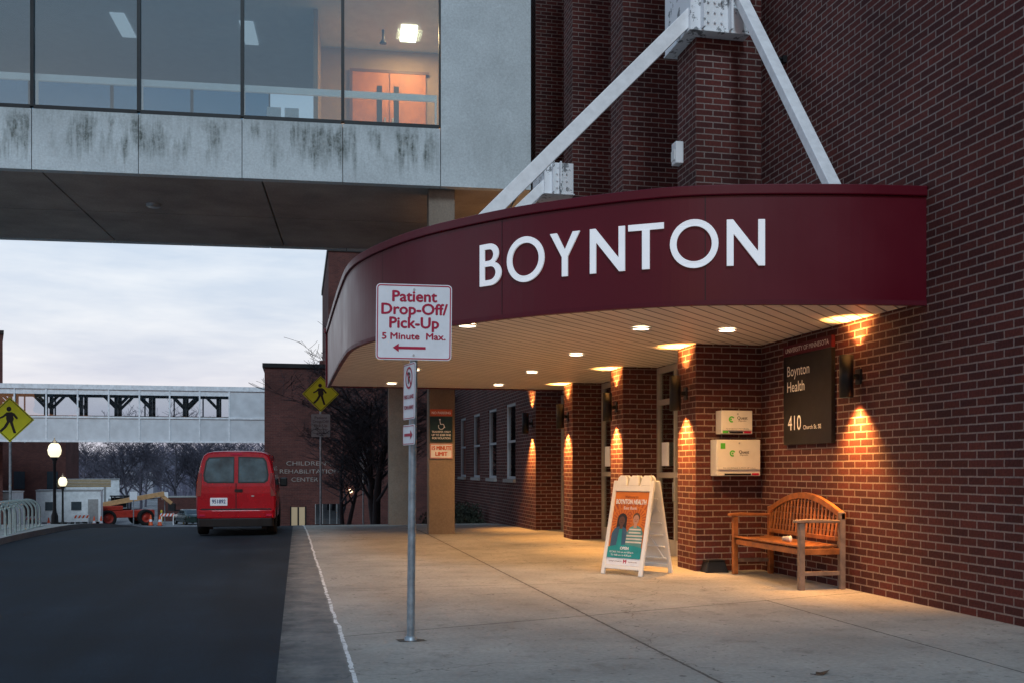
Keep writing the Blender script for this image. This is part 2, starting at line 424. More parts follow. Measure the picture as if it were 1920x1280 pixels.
LIT=emat('added_lobby_glow',(1,.72,.42),3)  # dim glow added to light the lobby interior
for y in (15.6,18.9,22.2):
    q=MB(); q.box(7.2,7.8,y-.3,y+.3,3.22,3.245); part(bld,'ceiling_lamp',q,LIT,root=bld)  # glowing panel added as lobby fill, stands for no real lamp
ALU=smat('pale_door_frame',(.45,.42,.37),.45,.2,.1)
for y in PY[:3]:
    a,b_=y+.7,y+3.3
    f=MB(); xs_=[a,a+.85,a+1.75,b_]
    for yy in (a+.03,a+.85,a+1.75,b_-.03): f.box(6.12,6.2,yy-.035,yy+.035,0,3.2)
    for u,v in zip(xs_[:-1],xs_[1:]):
        for z,h in ((.0,.25),(1.30,.09),(2.55,.09),(3.1,.1)): f.box(6.125,6.195,u+.036+(.03 if u==a else 0),v-.036-(.03 if v==b_ else 0),z,z+h)
    d=part(bld,'door',f,ALU,root=bld)
    q=MB(); q.box(6.155,6.162,a,b_,.2,3.15); part(d,'pane',q,GLASSC,root=bld)
    q=MB(); q.tube([(6.12,a+1.65,.9),(6.06,a+1.65,.92),(6.06,a+1.65,1.22),(6.12,a+1.65,1.24)],.012,8); part(d,'handle',q,STEEL,root=bld)
    q=MB(); q.box(6.10,6.118,b_-.62,b_-.3,1.5,1.9); part(d,'notice',q,SIGNW,root=bld)

# ------------------------------------------------------------ canopy
ctrl=[(7.3,9.5),(6.5,9.59),(5.545,9.72),(4.345,10.0),(3.59,10.36),(2.60,11.16),(1.827,12.08),(1.33,12.9),(.93,13.95),(.74,14.9),(.68,16.2),(.64,18.5),(.60,21.95),(.57,23)]
path=[]
for i in range(1,len(ctrl)-2):
    p0,p1,p2,p3=[Vector(c) for c in ctrl[i-1:i+3]]
    nseg=8 if i<9 else 3
    for k in range(nseg):
        t=k/nseg
        path.append(.5*((2*p1)+(-p0+p2)*t+(2*p0-5*p1+4*p2-p3)*t*t+(-p0+3*p1-3*p2+p3)*t**3))
path.append(Vector(ctrl[-2]))
def offs(path,d):
    out=[]
    for i,p in enumerate(path):
        t=(path[min(i+1,len(path)-1)]-path[max(i-1,0)]).normalized()
        out.append(p+Vector((-t.y,t.x))*d)
    return out
def band(mb,path,do,di,za,zb):
    o=offs(path,do);n=offs(path,di);m=len(path);vs=[]
    for a,b in zip(o,n): vs+=[(a.x,a.y,za),(a.x,a.y,zb),(b.x,b.y,zb),(b.x,b.y,za)]
    fs=[]
    for i in range(m-1):
        for k in range(4):
            k2=(k+1)%4; fs.append((4*i+k,4*i+k2,4*i+4+k2,4*i+4+k))
    fs+=[(0,1,2,3),(4*m-4,4*m-3,4*m-2,4*m-1)]
    mb.add(vs,fs,False)
ZB,ZT=3.19,4.43
can=thing('entrance_canopy','curved maroon metal entrance canopy with white lettering and slatted soffit','canopy',(3.6,15,ZB))
f=MB(); band(f,path,0,-.06,ZB,ZT-.11)
f.box(.56,6.4,21.955,22.015,ZB,ZT-.11)
fas=part(can,'fascia',f,MAROON,root=can)
f=MB(); band(f,path,.035,-.10,ZT-.108,ZT); f.box(.53,6.4,21.92,22.06,ZT-.108,ZT); part(can,'cap_trim',f,MAROON,root=can,bevel=.012)
f=MB(); band(f,path,.012,-.05,ZB-.02,ZB+.03); part(can,'drip_edge',f,MAROOND,root=can)
lens=[0]
for a,b in zip(path[:-1],path[1:]): lens.append(lens[-1]+(b-a).length)
def at(sv):
    for i in range(len(lens)-1):
        if sv<=lens[i+1] or i==len(lens)-2:
            t=(sv-lens[i])/(lens[i+1]-lens[i]); p=path[i].lerp(path[i+1],t)
            ta=(path[min(i+2,len(path)-1)]-path[max(i-1,0)]).normalized()
            return p,ta
for sv in (2.35,4.75,7.1,9.4,11.8,14.2):
    sm=MB()
    p,t=at(sv); n=Vector((-t.y,t.x)); q=p+n*.001
    sm.add([(q.x-t.x*.004+n.x*.002,q.y-t.y*.004+n.y*.002,ZB+.03),(q.x+t.x*.004+n.x*.002,q.y+t.y*.004+n.y*.002,ZB+.03),(q.x+t.x*.004+n.x*.002,q.y+t.y*.004+n.y*.002,ZT-.11),(q.x-t.x*.004+n.x*.002,q.y-t.y*.004+n.y*.002,ZT-.11)],[(0,1,2,3)])
    part(fas,'panel_seam',sm,BLACK,root=can)
ins=offs(path,-.05)
s=MB(); pts=[(p.x,p.y) for p in ins if p.x<6.49]; pts=[(6.495,pts[0][1])]+pts+[(pts[-1][0],21.95),(6.14,21.95),(6.14,14.0),(6.495,14.0)]
s.flat(pts,ZB+.025); part(can,'soffit',s,SOFF,root=can)
s=MB(); pts2=[(6.495,pts[1][1])]+pts[1:-3]+[(6.14,21.93),(6.14,14.0),(6.495,14.0)]
s.flat(pts2,ZT-.2); part(can,'roof',s,CONCD,root=can)
def outlineB():
    o=[(0,0),(0,1)]
    def arc(cx,cy,rx,ry,a0,a1,n=12): return [(cx+rx*math.cos(R(a0+(a1-a0)*i/n)),cy+ry*math.sin(R(a0+(a1-a0)*i/n))) for i in range(n+1)]
    o+=arc(.30,.755,.27,.245,90,-62)+arc(.32,.285,.33,.285,58,-90)
    h1=[(.14,.59),(.14,.87)]+arc(.28,.73,.14,.14,90,-90)
    h2=[(.14,.13),(.14,.46)]+arc(.31,.295,.18,.165,90,-90)
    return [o,h1,h2]
def circ(cx,cy,r,n=40): return [(cx+r*math.cos(2*math.pi*i/n),cy+r*math.sin(2*math.pi*i/n)) for i in range(n)]
LET={'B':outlineB(),'O':[circ(.53,.5,.53),circ(.53,.5,.385)],
 'Y':[[(0,1),(.17,1),(.365,.60),(.56,1),(.73,1),(.435,.44),(.435,0),(.295,0),(.295,.44)]],
 'N':[[(0,0),(0,1),(.13,1),(.66,.30),(.66,1),(.80,1),(.80,0),(.67,0),(.14,.70),(.14,0)]],
 'T':[[(0,1),(.66,1),(.66,.865),(.40,.865),(.40,0),(.26,0),(.26,.865),(0,.865)]]}
def sx(X):
    for i in range(len(path)-1):
        if path[i].x>=X>=path[i+1].x:
            t=(path[i].x-X)/(path[i].x-path[i+1].x+1e-9); return lens[i]+t*(lens[i+1]-lens[i])
    return 0
WL={'B':.65,'O':1.06,'Y':.73,'N':.80,'T':.66}
starts=[('B',2.10,.32),('O',2.36,.50),('Y',2.765,.365),('N',3.135,.40),('T',3.485,.385),('O',3.865,.50),('N',4.41,.395)]
HH=.485
LWHITE=smat('white_acrylic_glow',(.84,.86,.90),.4,0,.03,emit=.28)  # unlit letters carry a faint glow to look brighter
for ch,X,wd in starts:
    cu=bpy.data.curves.new('l','CURVE'); cu.dimensions='2D'; cu.fill_mode='BOTH'; cu.extrude=.010
    for o in LET[ch]:
        sp=cu.splines.new('POLY'); sp.points.add(len(o)-1)
        for q,(a,b) in zip(sp.points,o): q.co=(a,b,0,1)
        sp.use_cyclic_u=True
    ob=bpy.data.objects.new('l',cu); COL.objects.link(ob); dg=bpy.context.evaluated_depsgraph_get(); dg.update()
    me=bpy.data.meshes.new_from_object(ob.evaluated_get(dg)); kx=wd/WL[ch]; s0=sx(X)
    vv=[]
    for v in me.vertices:
        p,t=at(s0-v.co.x*kx); n=Vector((-t.y,t.x)); q=p+n*(.022+v.co.z)
        vv.append((q.x,q.y,3.575+v.co.y*HH))
    lett=MB(); lett.add(vv,[tuple(p.vertices) for p in me.polygons])
    bpy.data.objects.remove(ob)
    part(fas,'letter',lett,LWHITE,root=can)
def hub(x0,x1,y0,y1,z0_,z1_):
    m=MB(); m.box(x0,x1,y0,y0+.04,z0_,z1_); m.box(x0,x0+.04,y0+.04,y1,z0_,z1_)
    m.box(x0-.02,x1+.02,y0-.03,y1,z0_-.02,z0_-.002); m.box(x0+.15,x0+.18,y0-.12,y0-.002,z0_+.002,z1_); m.box(x1-.30,x1-.27,y0-.12,y0-.002,z0_+.002,z1_)
    for ix in range(3):
        for iz in range(3): m.cyl((x0+.26+ix*.10,y0-.002,z0_+.12+iz*.14),(x0+.26+ix*.10,y0-.03,z0_+.12+iz*.14),.018,n=6)
    return m
def rustwhite():
    m,nt,b=newmat('rusting_white_paint'); tc=nt.nodes.new('ShaderNodeTexCoord').outputs['Object']
    c=mx(nt,rng(nt,noise(nt,tc,5,5,.7),.57,.61,0,.85),(.86,.88,.90),(.10,.11,.12))
    nt.links.new(c,b.inputs['Base Color']); b.inputs['Roughness'].default_value=.5; return m
RW=rustwhite()
part(can,'bracket',hub(5.34,6.2,13.30,14.3,7.57,8.55),RW,root=can)
part(can,'bracket',hub(4.85,5.45,19.85,20.9,7.0,7.62),RW,root=can)
for a,b,w_,h_ in (((5.45,13.45,7.87),(1.9,13.6,4.25),.16,.20),((6.05,13.2,8.0),(6.22,10.6,4.25),.12,.16),((4.95,20.0,7.25),(1.9,20.0,4.25),.16,.20)):
    m=MB(); m.beam(a,b,w_,h_); part(can,'strut',m,WHITEW,root=can,bevel=.008)
DL=emat('downlight_lens',(1,.82,.58),9)
dls=[(2.03,12.3),(4.2,12.1),(5.32,12.02),(2.0,15.06),(4.18,15.06),(2.0,17.95),(4.15,17.95),(4.1,20.85),(1.88,20.95)]
for x,y in dls:
    m=MB(); m.M=Matrix.Translation((x,y,ZB+.02)); m.lathe([(.105,.0),(.135,-.004),(.135,-.016),(.105,-.018),(.1,-.002)],n=28)
    d=part(can,'downlight',m,WHITE,root=can)
    m=MB(); m.M=Matrix.Translation((x,y,ZB+.008)); m.ellipse(0,0,.103,.103,0,28); part(d,'lens',m,DL,root=can)
    l=bpy.data.lights.new('downlight','SPOT'); l.energy=200 if x>3 else 85; l.color=(1,.53,.19); l.spot_size=R(150); l.spot_blend=.8; l.shadow_soft_size=.09
    lo=bpy.data.objects.new('downlight_glow',l); lo.location=(x,y,ZB-.03); COL.objects.link(lo)

# ------------------------------------------------------------ wall lamps
BULB=emat('amber_bulb',(1,.72,.38),25)
base=None
lampspots=[(6.5,10.9),(5.5,13.86),(5.5,17.15),(5.5,20.45),(5.5,23.75)]
for i,(x,y) in enumerate(lampspots):
    lab='black cylindrical up and down wall lamp mounted on brick'
    if base is None:
        base=thing('wall_lamp',lab,'lamp',(x,y,2.54),group='cylindrical wall lamps under the canopy')
        m=MB(); m.lathe([(.066,-.25),(.082,-.25),(.082,.25),(.066,.25),(.066,-.25)],(-.17,0,0),28)
        part(base,'lamp_shade',m,BLACK)
        m=MB(); m.box(-.088,0,-.03,.03,-.03,.03); m.box(-.02,0,-.06,.06,-.09,.09); part(base,'bracket',m,BLACK,bevel=.004)
        m=MB(); m.lathe([(.001,-.17),(.055,-.17),(.055,-.18),(.001,-.18)],(-.17,0,0),20); part(base,'bulb',m,BULB)
        m=MB(); m.lathe([(.001,.17),(.055,.17),(.055,.18),(.001,.18)],(-.17,0,0),20); part(base,'bulb',m,BULB)
    else: dup(base,(x,y,2.54))
    for sgn in (1,-1):
        l=bpy.data.lights.new('lamp','SPOT'); l.energy=(480 if sgn<0 else 230); l.color=(1,.43,.10); l.spot_size=R(96); l.spot_blend=.9; l.shadow_soft_size=.04
        lo=bpy.data.objects.new('wall_lamp_glow',l); lo.location=(x-.17,y,2.54+sgn*.265)
        lo.rotation_euler=(0,R(-10) if sgn<0 else math.pi+R(10),0)
        COL.objects.link(lo)

# ------------------------------------------------------------ building sign 410
sg=thing('building_sign','dark rectangular building name sign with maroon header on brick wall','sign',(6.5,12.07,1.77))
F=FM((6.44,12.07,2.435),(0,-1,0),(0,0,1))
m=MB(F); m.rr(-.63,.63,-.665,.52,.01,-.055,0); pn=part(sg,'panel',m,SIGNK,root=sg,bevel=.004)
m=MB(F); m.box(-.63,.63,.522,.665,-.055,0); part(sg,'header',m,MAROOND,root=sg)
CREAM=smat('cream_letters',(.80,.77,.70),.5,0,.03)
m=MB(F); m.text('Boynton',-.53,.25,.135,.003,'LEFT',0,width=.60); m.text('Health',-.53,.04,.135,.003,'LEFT',0,width=.47)
m.text('410',-.50,-.47,.19,.003,'LEFT',0,width=.36); m.text('Church St. SE',-.08,-.47,.052,.003,'LEFT',0,width=.46)
m.text('UNIVERSITY OF MINNESOTA',0,.565,.06,.003,'CENTER',0,width=1.14); part(sg,'lettering',m,CREAM,root=sg)

# ------------------------------------------------------------ specimen lock boxes on pier 1
def lockbox(x0,x1,z0_,z1_,dy,label,big):
    cx=(x0+x1)/2
    t=thing('drop_box',label,'box',(cx,13.5,z0_),group='specimen drop boxes on the brick pier')
    w_=(x1-x0)/2; h=z1_-z0_
    m=MB(); m.box(-w_,w_,-dy,-.001,0,h); part(t,'body',m,BOXW,bevel=.008)
    G=FM((0,-dy-.012,0),(1,0,0),(0,0,1))
    m=MB(G); m.rr(-w_+.015,w_-.015,.09 if big else .05,h-.015,.01,0,.01) ; dd=part(t,'door',m,BOXW,bevel=.003)
    m=MB(G); m.ring(-.10 if big else -.09,h*.62,.024,.045,.012,20,30,300); m.ellipse(-.10,h*.62,.014,.014,.013,14); part(dd,'logo',m,GREEN)
    m=MB(G); m.text('Quest',.07,h*.62,.042,.012,bold=.01); m.text('Diagnostics',.07,h*.62-.03,.018,.012)
    m.text('TO SCHEDULE A PICK UP CALL',0,.105 if big else .065,.014,.012,width=w_*1.5)
    part(dd,'lettering',m,BLACK)
    m=MB(G); m.cyl((0,h-.05,.012),(0,h-.05,.02),.012,n=12); part(t,'lock',m,STEEL)
    m=MB(G)
    if big: m.box(-w_+.05,-w_+.12,h-.13,h-.05,.0105,.0125)
    else: m.box(-w_+.02,-w_+.10,.012,.045,-.0115,.004)
    part(t,'sticker',m,GREEN)
    m=MB(G); m.box(-w_+.12,w_-.15,.012,.035,-.0115,.003); part(t,'sticker',m,BLACK)
    m=MB(G); m.box(w_-.13,w_-.03,.012,.04,-.0115,.003); part(t,'sticker',m,SIGNR)
lockbox(5.80,6.27,1.94,2.27,.20,'small white locked specimen box with green logo on brick',False)
lockbox(5.72,6.38,1.35,1.86,.22,'large white locked specimen box with green logo on brick',True)

# ------------------------------------------------------------ bench
be=thing('park_bench','slatted wooden garden bench with arched back against the brick wall','bench',(6.14,12.07,0))
XF,XB,YA,YB=5.84,6.44,11.1,13.05
m=MB()
for k in range(8):
    x=XF+.0+.066*k; dz=.02*math.cos((k-3.5)/3.5*1.4)
    m.box(x,x+.054,YA+.05,YB-.05,.515-dz,.537-dz)
part(be,'seat',m,WOOD,root=be,bevel=.004)
m=MB(); m.box(XF+.02,XF+.05,YA+.085,YB-.085,.42,.49); m.box(XB-.05,XB-.02,YA+.085,YB-.085,.42,.49)
for y in (YA+.02,YB-.06): m.box(XF+.07,XB-.07,y,y+.04,.42,.49)
part(be,'apron',m,WOOD,root=be,bevel=.004)
for x in (XF,XB-.07):
    for y in (YA,YB-.07):
        m=MB(); top=.80 if x==XF else .93; m.box(x,x+.07,y,y+.07,0,top); part(be,'leg',m,WOODG if y==YA else WOOD,root=be,bevel=.008)
for y in (YA,YB-.07):
    m=MB(); m.box(XF+.07,XB-.07,y+.015,y+.055,.17,.22); part(be,'stretcher',m,WOODG,root=be,bevel=.004)
    m=MB(FM((0,y+.035,0),(1,0,0),(0,0,1)))
    pts=[(XF-.06,.805),(XF-.05,.84),(XF+.15,.85),(XB-.08,.835),(XB-.08,.803)]
    m.prism(pts,-.045,.045); part(be,'armrest',m,WOODG if y==YA else WOOD,root=be,bevel=.008)
def arch(y): 
    t=(y-YA)/(YB-YA); return .90+.23*math.sin(math.pi*t)
m=MB(); n=20
vs=[];fs=[]
for i in range(n+1):
    y=YA+.0+(YB-YA)*i/n; z=arch(y); cx=XB-.02
    vs+=[(cx-.035,y,z-.06),(cx+.025,y,z-.06),(cx+.025,y,z+.015),(cx-.035,y,z+.015)]
for i in range(n):
    for k in range(4): fs.append((4*i+k,4*i+(k+1)%4,4*i+4+(k+1)%4,4*i+4+k))
fs+=[(0,1,2,3),(4*n,4*n+1,4*n+2,4*n+3)]
m.add(vs,fs)
m.box(XB-.10,XB-.06,YA+.07,YB-.07,.58,.63)
for i in range(20):
    y=YA+.12+(YB-YA-.24)*i/19
    m.beam((XB-.075,y,.625),(XB-.03,y,arch(y)-.05),.036,.016,Vector((0,1,0)))
part(be,'backrest',m,WOOD,root=be,bevel=.003)
t=thing('plastic_cup','small clear plastic cup lying on the bench seat','cup',(5.95,11.75,.575),rot=(R(90),0,R(40)))
m=MB(); m.lathe([(.001,0),(.028,0),(.038,.1),(.04,.1),(.03,-.002),(.001,-.002)]); part(t,'cup_body',m,smat('cloudy_clear_plastic',(.38,.34,.30),.2))
m=MB(); m.lathe([(.001,.112),(.03,.11),(.042,.102),(.042,.098)]); part(t,'lid',m,PLASW)
t=thing('bait_station','black plastic rodent bait box on the pavement beside the pier','box',(5.72,13.36,0))
m=MB(); m.add([(-.17,-.12,0),(.17,-.12,0),(.17,.12,0),(-.17,.12,0),(-.13,-.08,.15),(.13,-.08,.15),(.13,.1,.15),(-.13,.1,.15)],[(0,3,2,1),(4,5,6,7),(0,1,5,4),(1,2,6,5),(2,3,7,6),(3,0,4,7)]); part(t,'body',m,BLACK,bevel=.012)
m=MB(); m.box(-.135,.135,-.085,.1,.152,.17); part(t,'lid',m,BLACK,bevel=.006)

# ------------------------------------------------------------ A-frame sign
af=thing('sidewalk_sign','white plastic folding sidewalk sign with orange poster on the pavement','sign',(4.60,13.42,0),rz=R(-54))
def apanel(sign):
    a=math.atan2(.33,1.34)
    up=Vector((0,math.sin(a),math.cos(a))) if sign<0 else Vector((0,-math.sin(a),math.cos(a)))
    return FM((0,.37*sign,0),(1,0,0) if sign<0 else (-1,0,0),up)
ORG=smat('poster_orange',(.60,.17,.010),.45,0,.15,3); ORD=smat('poster_dark_orange',(.42,.085,.008),.45); TEAL=smat('poster_teal',(.012,.26,.27),.45)
SK1=smat('poster_skin_brown',(.11,.045,.028),.5); SK2=smat('poster_skin_light',(.46,.24,.16),.5); HAIR=smat('poster_black',(.015,.012,.012),.5); DENIM=smat('poster_blue',(.04,.10,.18),.5); HAIR2=smat('poster_brown_hair',(.10,.05,.02),.5); LEG=smat('poster_shirt_green',(.09,.25,.24),.5); STR=smat('poster_shirt_stripe',(.60,.58,.52),.5)
for sg_ in (-1,1):
    F=apanel(sg_); HW=.34; H=1.40
    m=MB(F)
    m.box(-HW,-HW+.055,0,H-.08,-.02,.02); m.box(HW-.055,HW,0,H-.08,-.02,.02)
    m.box(-HW+.055,HW-.055,.08,.13,-.02,.02); m.box(-HW+.055,HW-.055,1.17,1.25,-.02,.02)
    for cx in (-.2,0,.2):
        m.prism([(cx-.09,1.25),(cx+.09,1.25),(cx+.07,1.36),(cx+.04,1.395),(cx-.04,1.395),(cx-.07,1.36)],-.02,.02)
    if sg_<0: m.box(-HW+.055,HW-.055,.13,1.17,-.02,-.006)
    if sg_>0:
        m.box(-HW+.055,HW-.055,.13,1.17,-.004,.006)
        for k in range(6): m.box(-HW+.055,HW-.055,.2+k*.17,.225+k*.17,-.03,-.005)
        for a,b in (((-.25,.2),(.25,1.05)),((.25,.2),(-.25,1.05))): m.beam((a[0],a[1],-.018),(b[0],b[1],-.018),.02,.02,Vector((0,0,1)))
    fr=part(af,'panel',m,PLASW,bevel=.006)
F=apanel(-1)
m=MB(F); m.box(-.28,.28,.135,1.165,-.005,.004); po=part(af,'poster',m,ORG)
def cl(x,y): return (max(-.28,min(.28,x)),max(.40,min(1.16,y)))
m=MB(F)
for cx,cy in ((-.11,.745),(.12,.765)):
    for k in range(22):
        a=R(360*k/22); a2=R(360*(k+.45)/22)
        for r0,r1 in ((.10,.17),(.19,.29)):
            q=[cl(cx+r*math.cos(t_),cy+r*math.sin(t_)) for r,t_ in ((r0,a),(r1,a),(r1,a2),(r0,a2))]
            if (q[0][0]<=0)!=(cx<0): continue
            m.flat(q,.006)
part(po,'ray_pattern',m,ORD)
m=MB(F); m.box(-.28,.28,.135,.235,.0045,.007)
m.text('BOYNTON HEALTH',0,.990,.066,.012,bold=.02,width=.50); m.text('East Bank',0,.915,.040,.012,width=.22)
m.text('OPEN',0,.352,.038,.018,bold=.03); m.text('M,T,W,F: 7:45 a.m. to 4:30 p.m.',-.04,.305,.024,.018,width=.40,bold=.008); m.text('Th: 9:00 a.m. to 4:30 p.m.',-.04,.262,.024,.018,width=.35,bold=.008)
part(po,'lettering',m,SIGNW)
m=MB(F); m.text('Welcome to',0,1.078,.032,.012,width=.22); m.text('UNIVERSITY OF MINNESOTA',-.13,.18,.015,.009,width=.22); m.text('boynton.umn.edu',.16,.18,.015,.009,width=.14); part(po,'small_lettering',m,MAROOND)
m=MB(F); m.text('M',.03,.165,.05,.010,bold=.03); part(po,'logo',m,SIGNR)
def bell(cx,w_,y0,y1): return [(cx-w_,y0),(cx+w_,y0),(cx+w_*.98,y0+(y1-y0)*.7),(cx+w_*.72,y1-.03),(cx+w_*.3,y1),(cx-w_*.3,y1),(cx-w_*.72,y1-.03),(cx-w_*.98,y0+(y1-y0)*.7)]
m=MB(F); m.ellipse(-.11,.77,.08,.09,.008); m.flat([(-.19,.77),(-.03,.77),(-.025,.58),(-.195,.58)],.0085); part(po,'printed_hair',m,HAIR)
m=MB(F); m.flat(bell(-.12,.135,.36,.67),.010); part(po,'printed_jacket',m,DENIM)
m=MB(F); m.ellipse(-.11,.75,.050,.066,.0105); m.flat([(-.135,.63),(-.085,.63),(-.085,.70),(-.135,.70)],.0108); part(po,'printed_face',m,SK1)
m=MB(F); m.flat([(-.16,.36),(-.065,.36),(-.085,.64),(-.135,.64)],.0112); part(po,'printed_blouse',m,TEAL)
m=MB(F); m.flat(bell(.13,.135,.36,.69),.0114); part(po,'printed_shirt',m,LEG)
m=MB(F)
for s_ in range(5): m.flat([(.0,.45+s_*.044),(.262,.45+s_*.044),(.262,.472+s_*.044),(.0,.472+s_*.044)] if s_<3 else [(.03,.45+s_*.044),(.23,.45+s_*.044),(.225,.472+s_*.044),(.035,.472+s_*.044)],.0128)
part(po,'printed_stripe',m,STR)
m=MB(F); m.ellipse(.125,.81,.058,.062,.0105); part(po,'printed_hair',m,HAIR2)
m=MB(F); m.ellipse(.125,.775,.049,.066,.0138); m.flat([(.10,.66),(.15,.66),(.15,.72),(.10,.72)],.0133); part(po,'printed_face',m,SK2)
m=MB(F)
for cx,cy in ((-.11,.755),(.125,.78)):
    for dx in (-.018,.018): m.ellipse(cx+dx,cy,.006,.004,.0148,8)
    m.ring(cx,cy-.012,.014,.019,.0148,8,200,340)
part(po,'printed_features',m,HAIR)
m=MB(F); m.flat([(-.28,.235),(.28,.235),(.28,.385),(.15,.41),(0,.42),(-.15,.41),(-.28,.385)],.0155); part(po,'printed_banner',m,TEAL)

# ------------------------------------------------------------ drop-off sign
PX,PYY=.926,8.56
ds=thing('street_sign','white patient drop-off sign with red letters on galvanised steel post','sign',(PX,PYY,0),rot=(R(0),R(.6),R(-6)))
m=MB(); m.tube([(0,0,-.2),(0,0,2.95)],.033,14); m.lathe([(.033,.04),(.05,.03),(.055,0)],n=14); part(ds,'post',m,GALV)
rnd=random.Random(4); m=MB(); m.flat([((.11+rnd.uniform(-.03,.05))*math.cos(a*.5236)*1.2,(.08+rnd.uniform(-.02,.02))*math.sin(a*.5236)) for a in range(12)],.003); part(ds,'base_patch',m,smat('dark_patch',(.07,.06,.05),.9))
F=FM((0,-.045,2.68),(1,0,0),(0,0,1)); h=.317
m=MB(F); m.rr(-h,h,-h,h,.035,-.006,0); pn=part(ds,'panel',m,SIGNW)
m=MB(F); m.rrring(-h+.008,h-.008,-h+.008,h-.008,.028,.009,.0025)
m.text('Patient',0,.172,.088,.0025,bold=.022,width=.37); m.text('Drop-Off/',.0,.064,.088,.0025,bold=.022,width=.55); m.text('Pick-Up',0,-.050,.088,.0025,bold=.022,width=.41); m.text('5 Minute  Max.',0,-.145,.052,.0025,bold=.022,width=.53)
m.flat([(-.175,-.215),(-.125,-.18),(-.125,-.205),(.10,-.205),(.10,-.227),(-.125,-.227),(-.125,-.25)],.0025)
part(pn,'lettering',m,SIGNR)
m=MB(F); m.cyl((0,.275,0),(0,.275,.008),.009,n=10); m.cyl((0,-.275,0),(0,-.275,.008),.009,n=10); part(pn,'bolt',m,STEEL)
for zc,hh,kind in ((2.10,.235,0),(1.735,.085,1)):
    F=FM((-.035,-.035,zc),(math.cos(R(-72)),math.sin(R(-72)),0),(0,0,1))
    m=MB(F); m.rr(-.155,.155,-hh,hh,.02,-.004,0); p2=part(ds,'panel',m,SIGNW,label='small white parking sign turned towards the street')
    m=MB(F); m.rrring(-.148,.148,-hh+.007,hh-.007,.016,.006,.003)
    if kind==0:
        m.ring(0,.115,.075,.093,.003); m.beam((-.055,.17,.005),(.055,.06,.005),.016,.002,Vector((1,1,0))) ; m.text('FIRE LANE',0,-.06,.032,.003,bold=.02,width=.25); m.text('TOW AWAY',0,-.15,.032,.003,bold=.02,width=.25)
    else:
        m.flat([(.11,0),(.05,.04),(.05,.012),(-.11,.012),(-.11,-.012),(.05,-.012),(.05,-.04)],.003)
    part(p2,'lettering',m,SIGNR)
    if kind==0:
        m=MB(F); m.text('P',0,.07,.09,.0025,bold=.03); part(p2,'symbol',m,BLACK)

# ------------------------------------------------------------ enclosed bridge
bz=R(-3.3)
bg=thing('enclosed_footbridge','concrete enclosed pedestrian bridge with large tinted windows over the street','bridge',(3.1,22.1,0),rz=bz)
ZU,ZS,ZH,ZR=7.64,8.96,12.1,13.4
mul=[-.05-2.12*k for k in range(0,16)]
XL=mul[-1]
m=MB()
for a,b in zip(mul[1:],mul[:-1]):
    m.box(a+.008,b-.008,0,.22,ZU,ZS-.06)
    m.box(a+.008,b-.008,6.78,7.0,ZU,ZS-.06)
m.box(-.042,1.96,0,.22,ZU,ZR); m.box(1.76,1.96,.22,7,ZU,ZR); m.box(-.042,1.76,6.78,7,ZU,ZR)
m.box(XL,-.05,0,.22,ZH,ZR); m.box(XL,-.05,6.78,7,ZH,ZR)
part(bg,'wall',m,CONCB)
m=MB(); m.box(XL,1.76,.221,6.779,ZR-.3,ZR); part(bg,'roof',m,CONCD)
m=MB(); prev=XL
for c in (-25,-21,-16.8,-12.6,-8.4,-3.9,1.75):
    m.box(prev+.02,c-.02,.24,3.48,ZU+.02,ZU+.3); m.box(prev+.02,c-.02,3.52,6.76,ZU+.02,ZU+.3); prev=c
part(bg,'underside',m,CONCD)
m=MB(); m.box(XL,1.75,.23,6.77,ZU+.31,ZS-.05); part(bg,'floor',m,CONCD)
m=MB(); m.M=Matrix.Translation((-6.6,2.6,ZU+.0)); m.lathe([(.001,-.05),(.14,-.05),(.17,-.02),(.17,.02)]); part(bg,'ceiling_lamp',m,STEEL)
for k,(xa,xb) in enumerate(zip(mul[1:],mul[:-1])):
    for yy in (0.02,6.86):
        if yy>1 and k<2: continue
        f=MB(); t=.035
        f.box(xa,xa+t,yy,yy+.12,ZS,ZH); f.box(xb-t,xb,yy,yy+.12,ZS,ZH); f.box(xa+t,xb-t,yy,yy+.12,ZS-.055,ZS+.03); f.box(xa+t,xb-t,yy,yy+.12,ZH-.06,ZH)
        wn=part(bg,'window',f,DARKF)
        q=MB(); q.box(xa+t,xb-t,yy+.05,yy+.06,ZS+.03,ZH-.06); part(wn,'pane',q,GLASSB if yy<1 else GLASSBK)
m=MB(); m.box(XL,-.1,.36,.42,ZS+.66,ZS+.80); m.box(XL,-4.4,6.55,6.6,ZS+.66,ZS+.78)
for k in mul: m.box(k-.02 if k<-.1 else k-.1,k+.02 if k<-.1 else k-.06,.34,.40,ZS,ZS+.66)
part(bg,'handrail',m,smat('rail_white_glow',(.84,.86,.88),.45,0,.05,4,emit=.16))  # brightness put into the rail as a weak glow; it is no lamp
ZC=11.93
m=MB(); m.box(XL,1.74,.25,6.75,ZC+.01,ZC+.08); part(bg,'ceiling',m,WHITE)
m=MB(); m.box(-2.75,1.7,3.4,3.5,ZS-.04,ZC); m.box(-2.85,-2.75,1.3,6.75,ZS-.04,ZC); part(bg,'interior_wall',m,TAN)
for xa_,hx in ((-1.98,.60),(-1.06,.10)):
    m=MB(); m.box(xa_,xa_+.9,3.32,3.39,ZS-.04,ZS+2.38); d=part(bg,'door',m,DOORW,label='orange-brown wooden interior door')
    m=MB(); m.box(xa_+hx,xa_+hx+.13,3.305,3.319,ZS+1.05,ZS+2.05); part(d,'pane',m,BLACK)
    m=MB(); m.box(xa_+(.78 if hx>.3 else .06),xa_+(.82 if hx>.3 else .10),3.27,3.30,ZS+.9,ZS+1.25); part(d,'handle',m,STEEL)
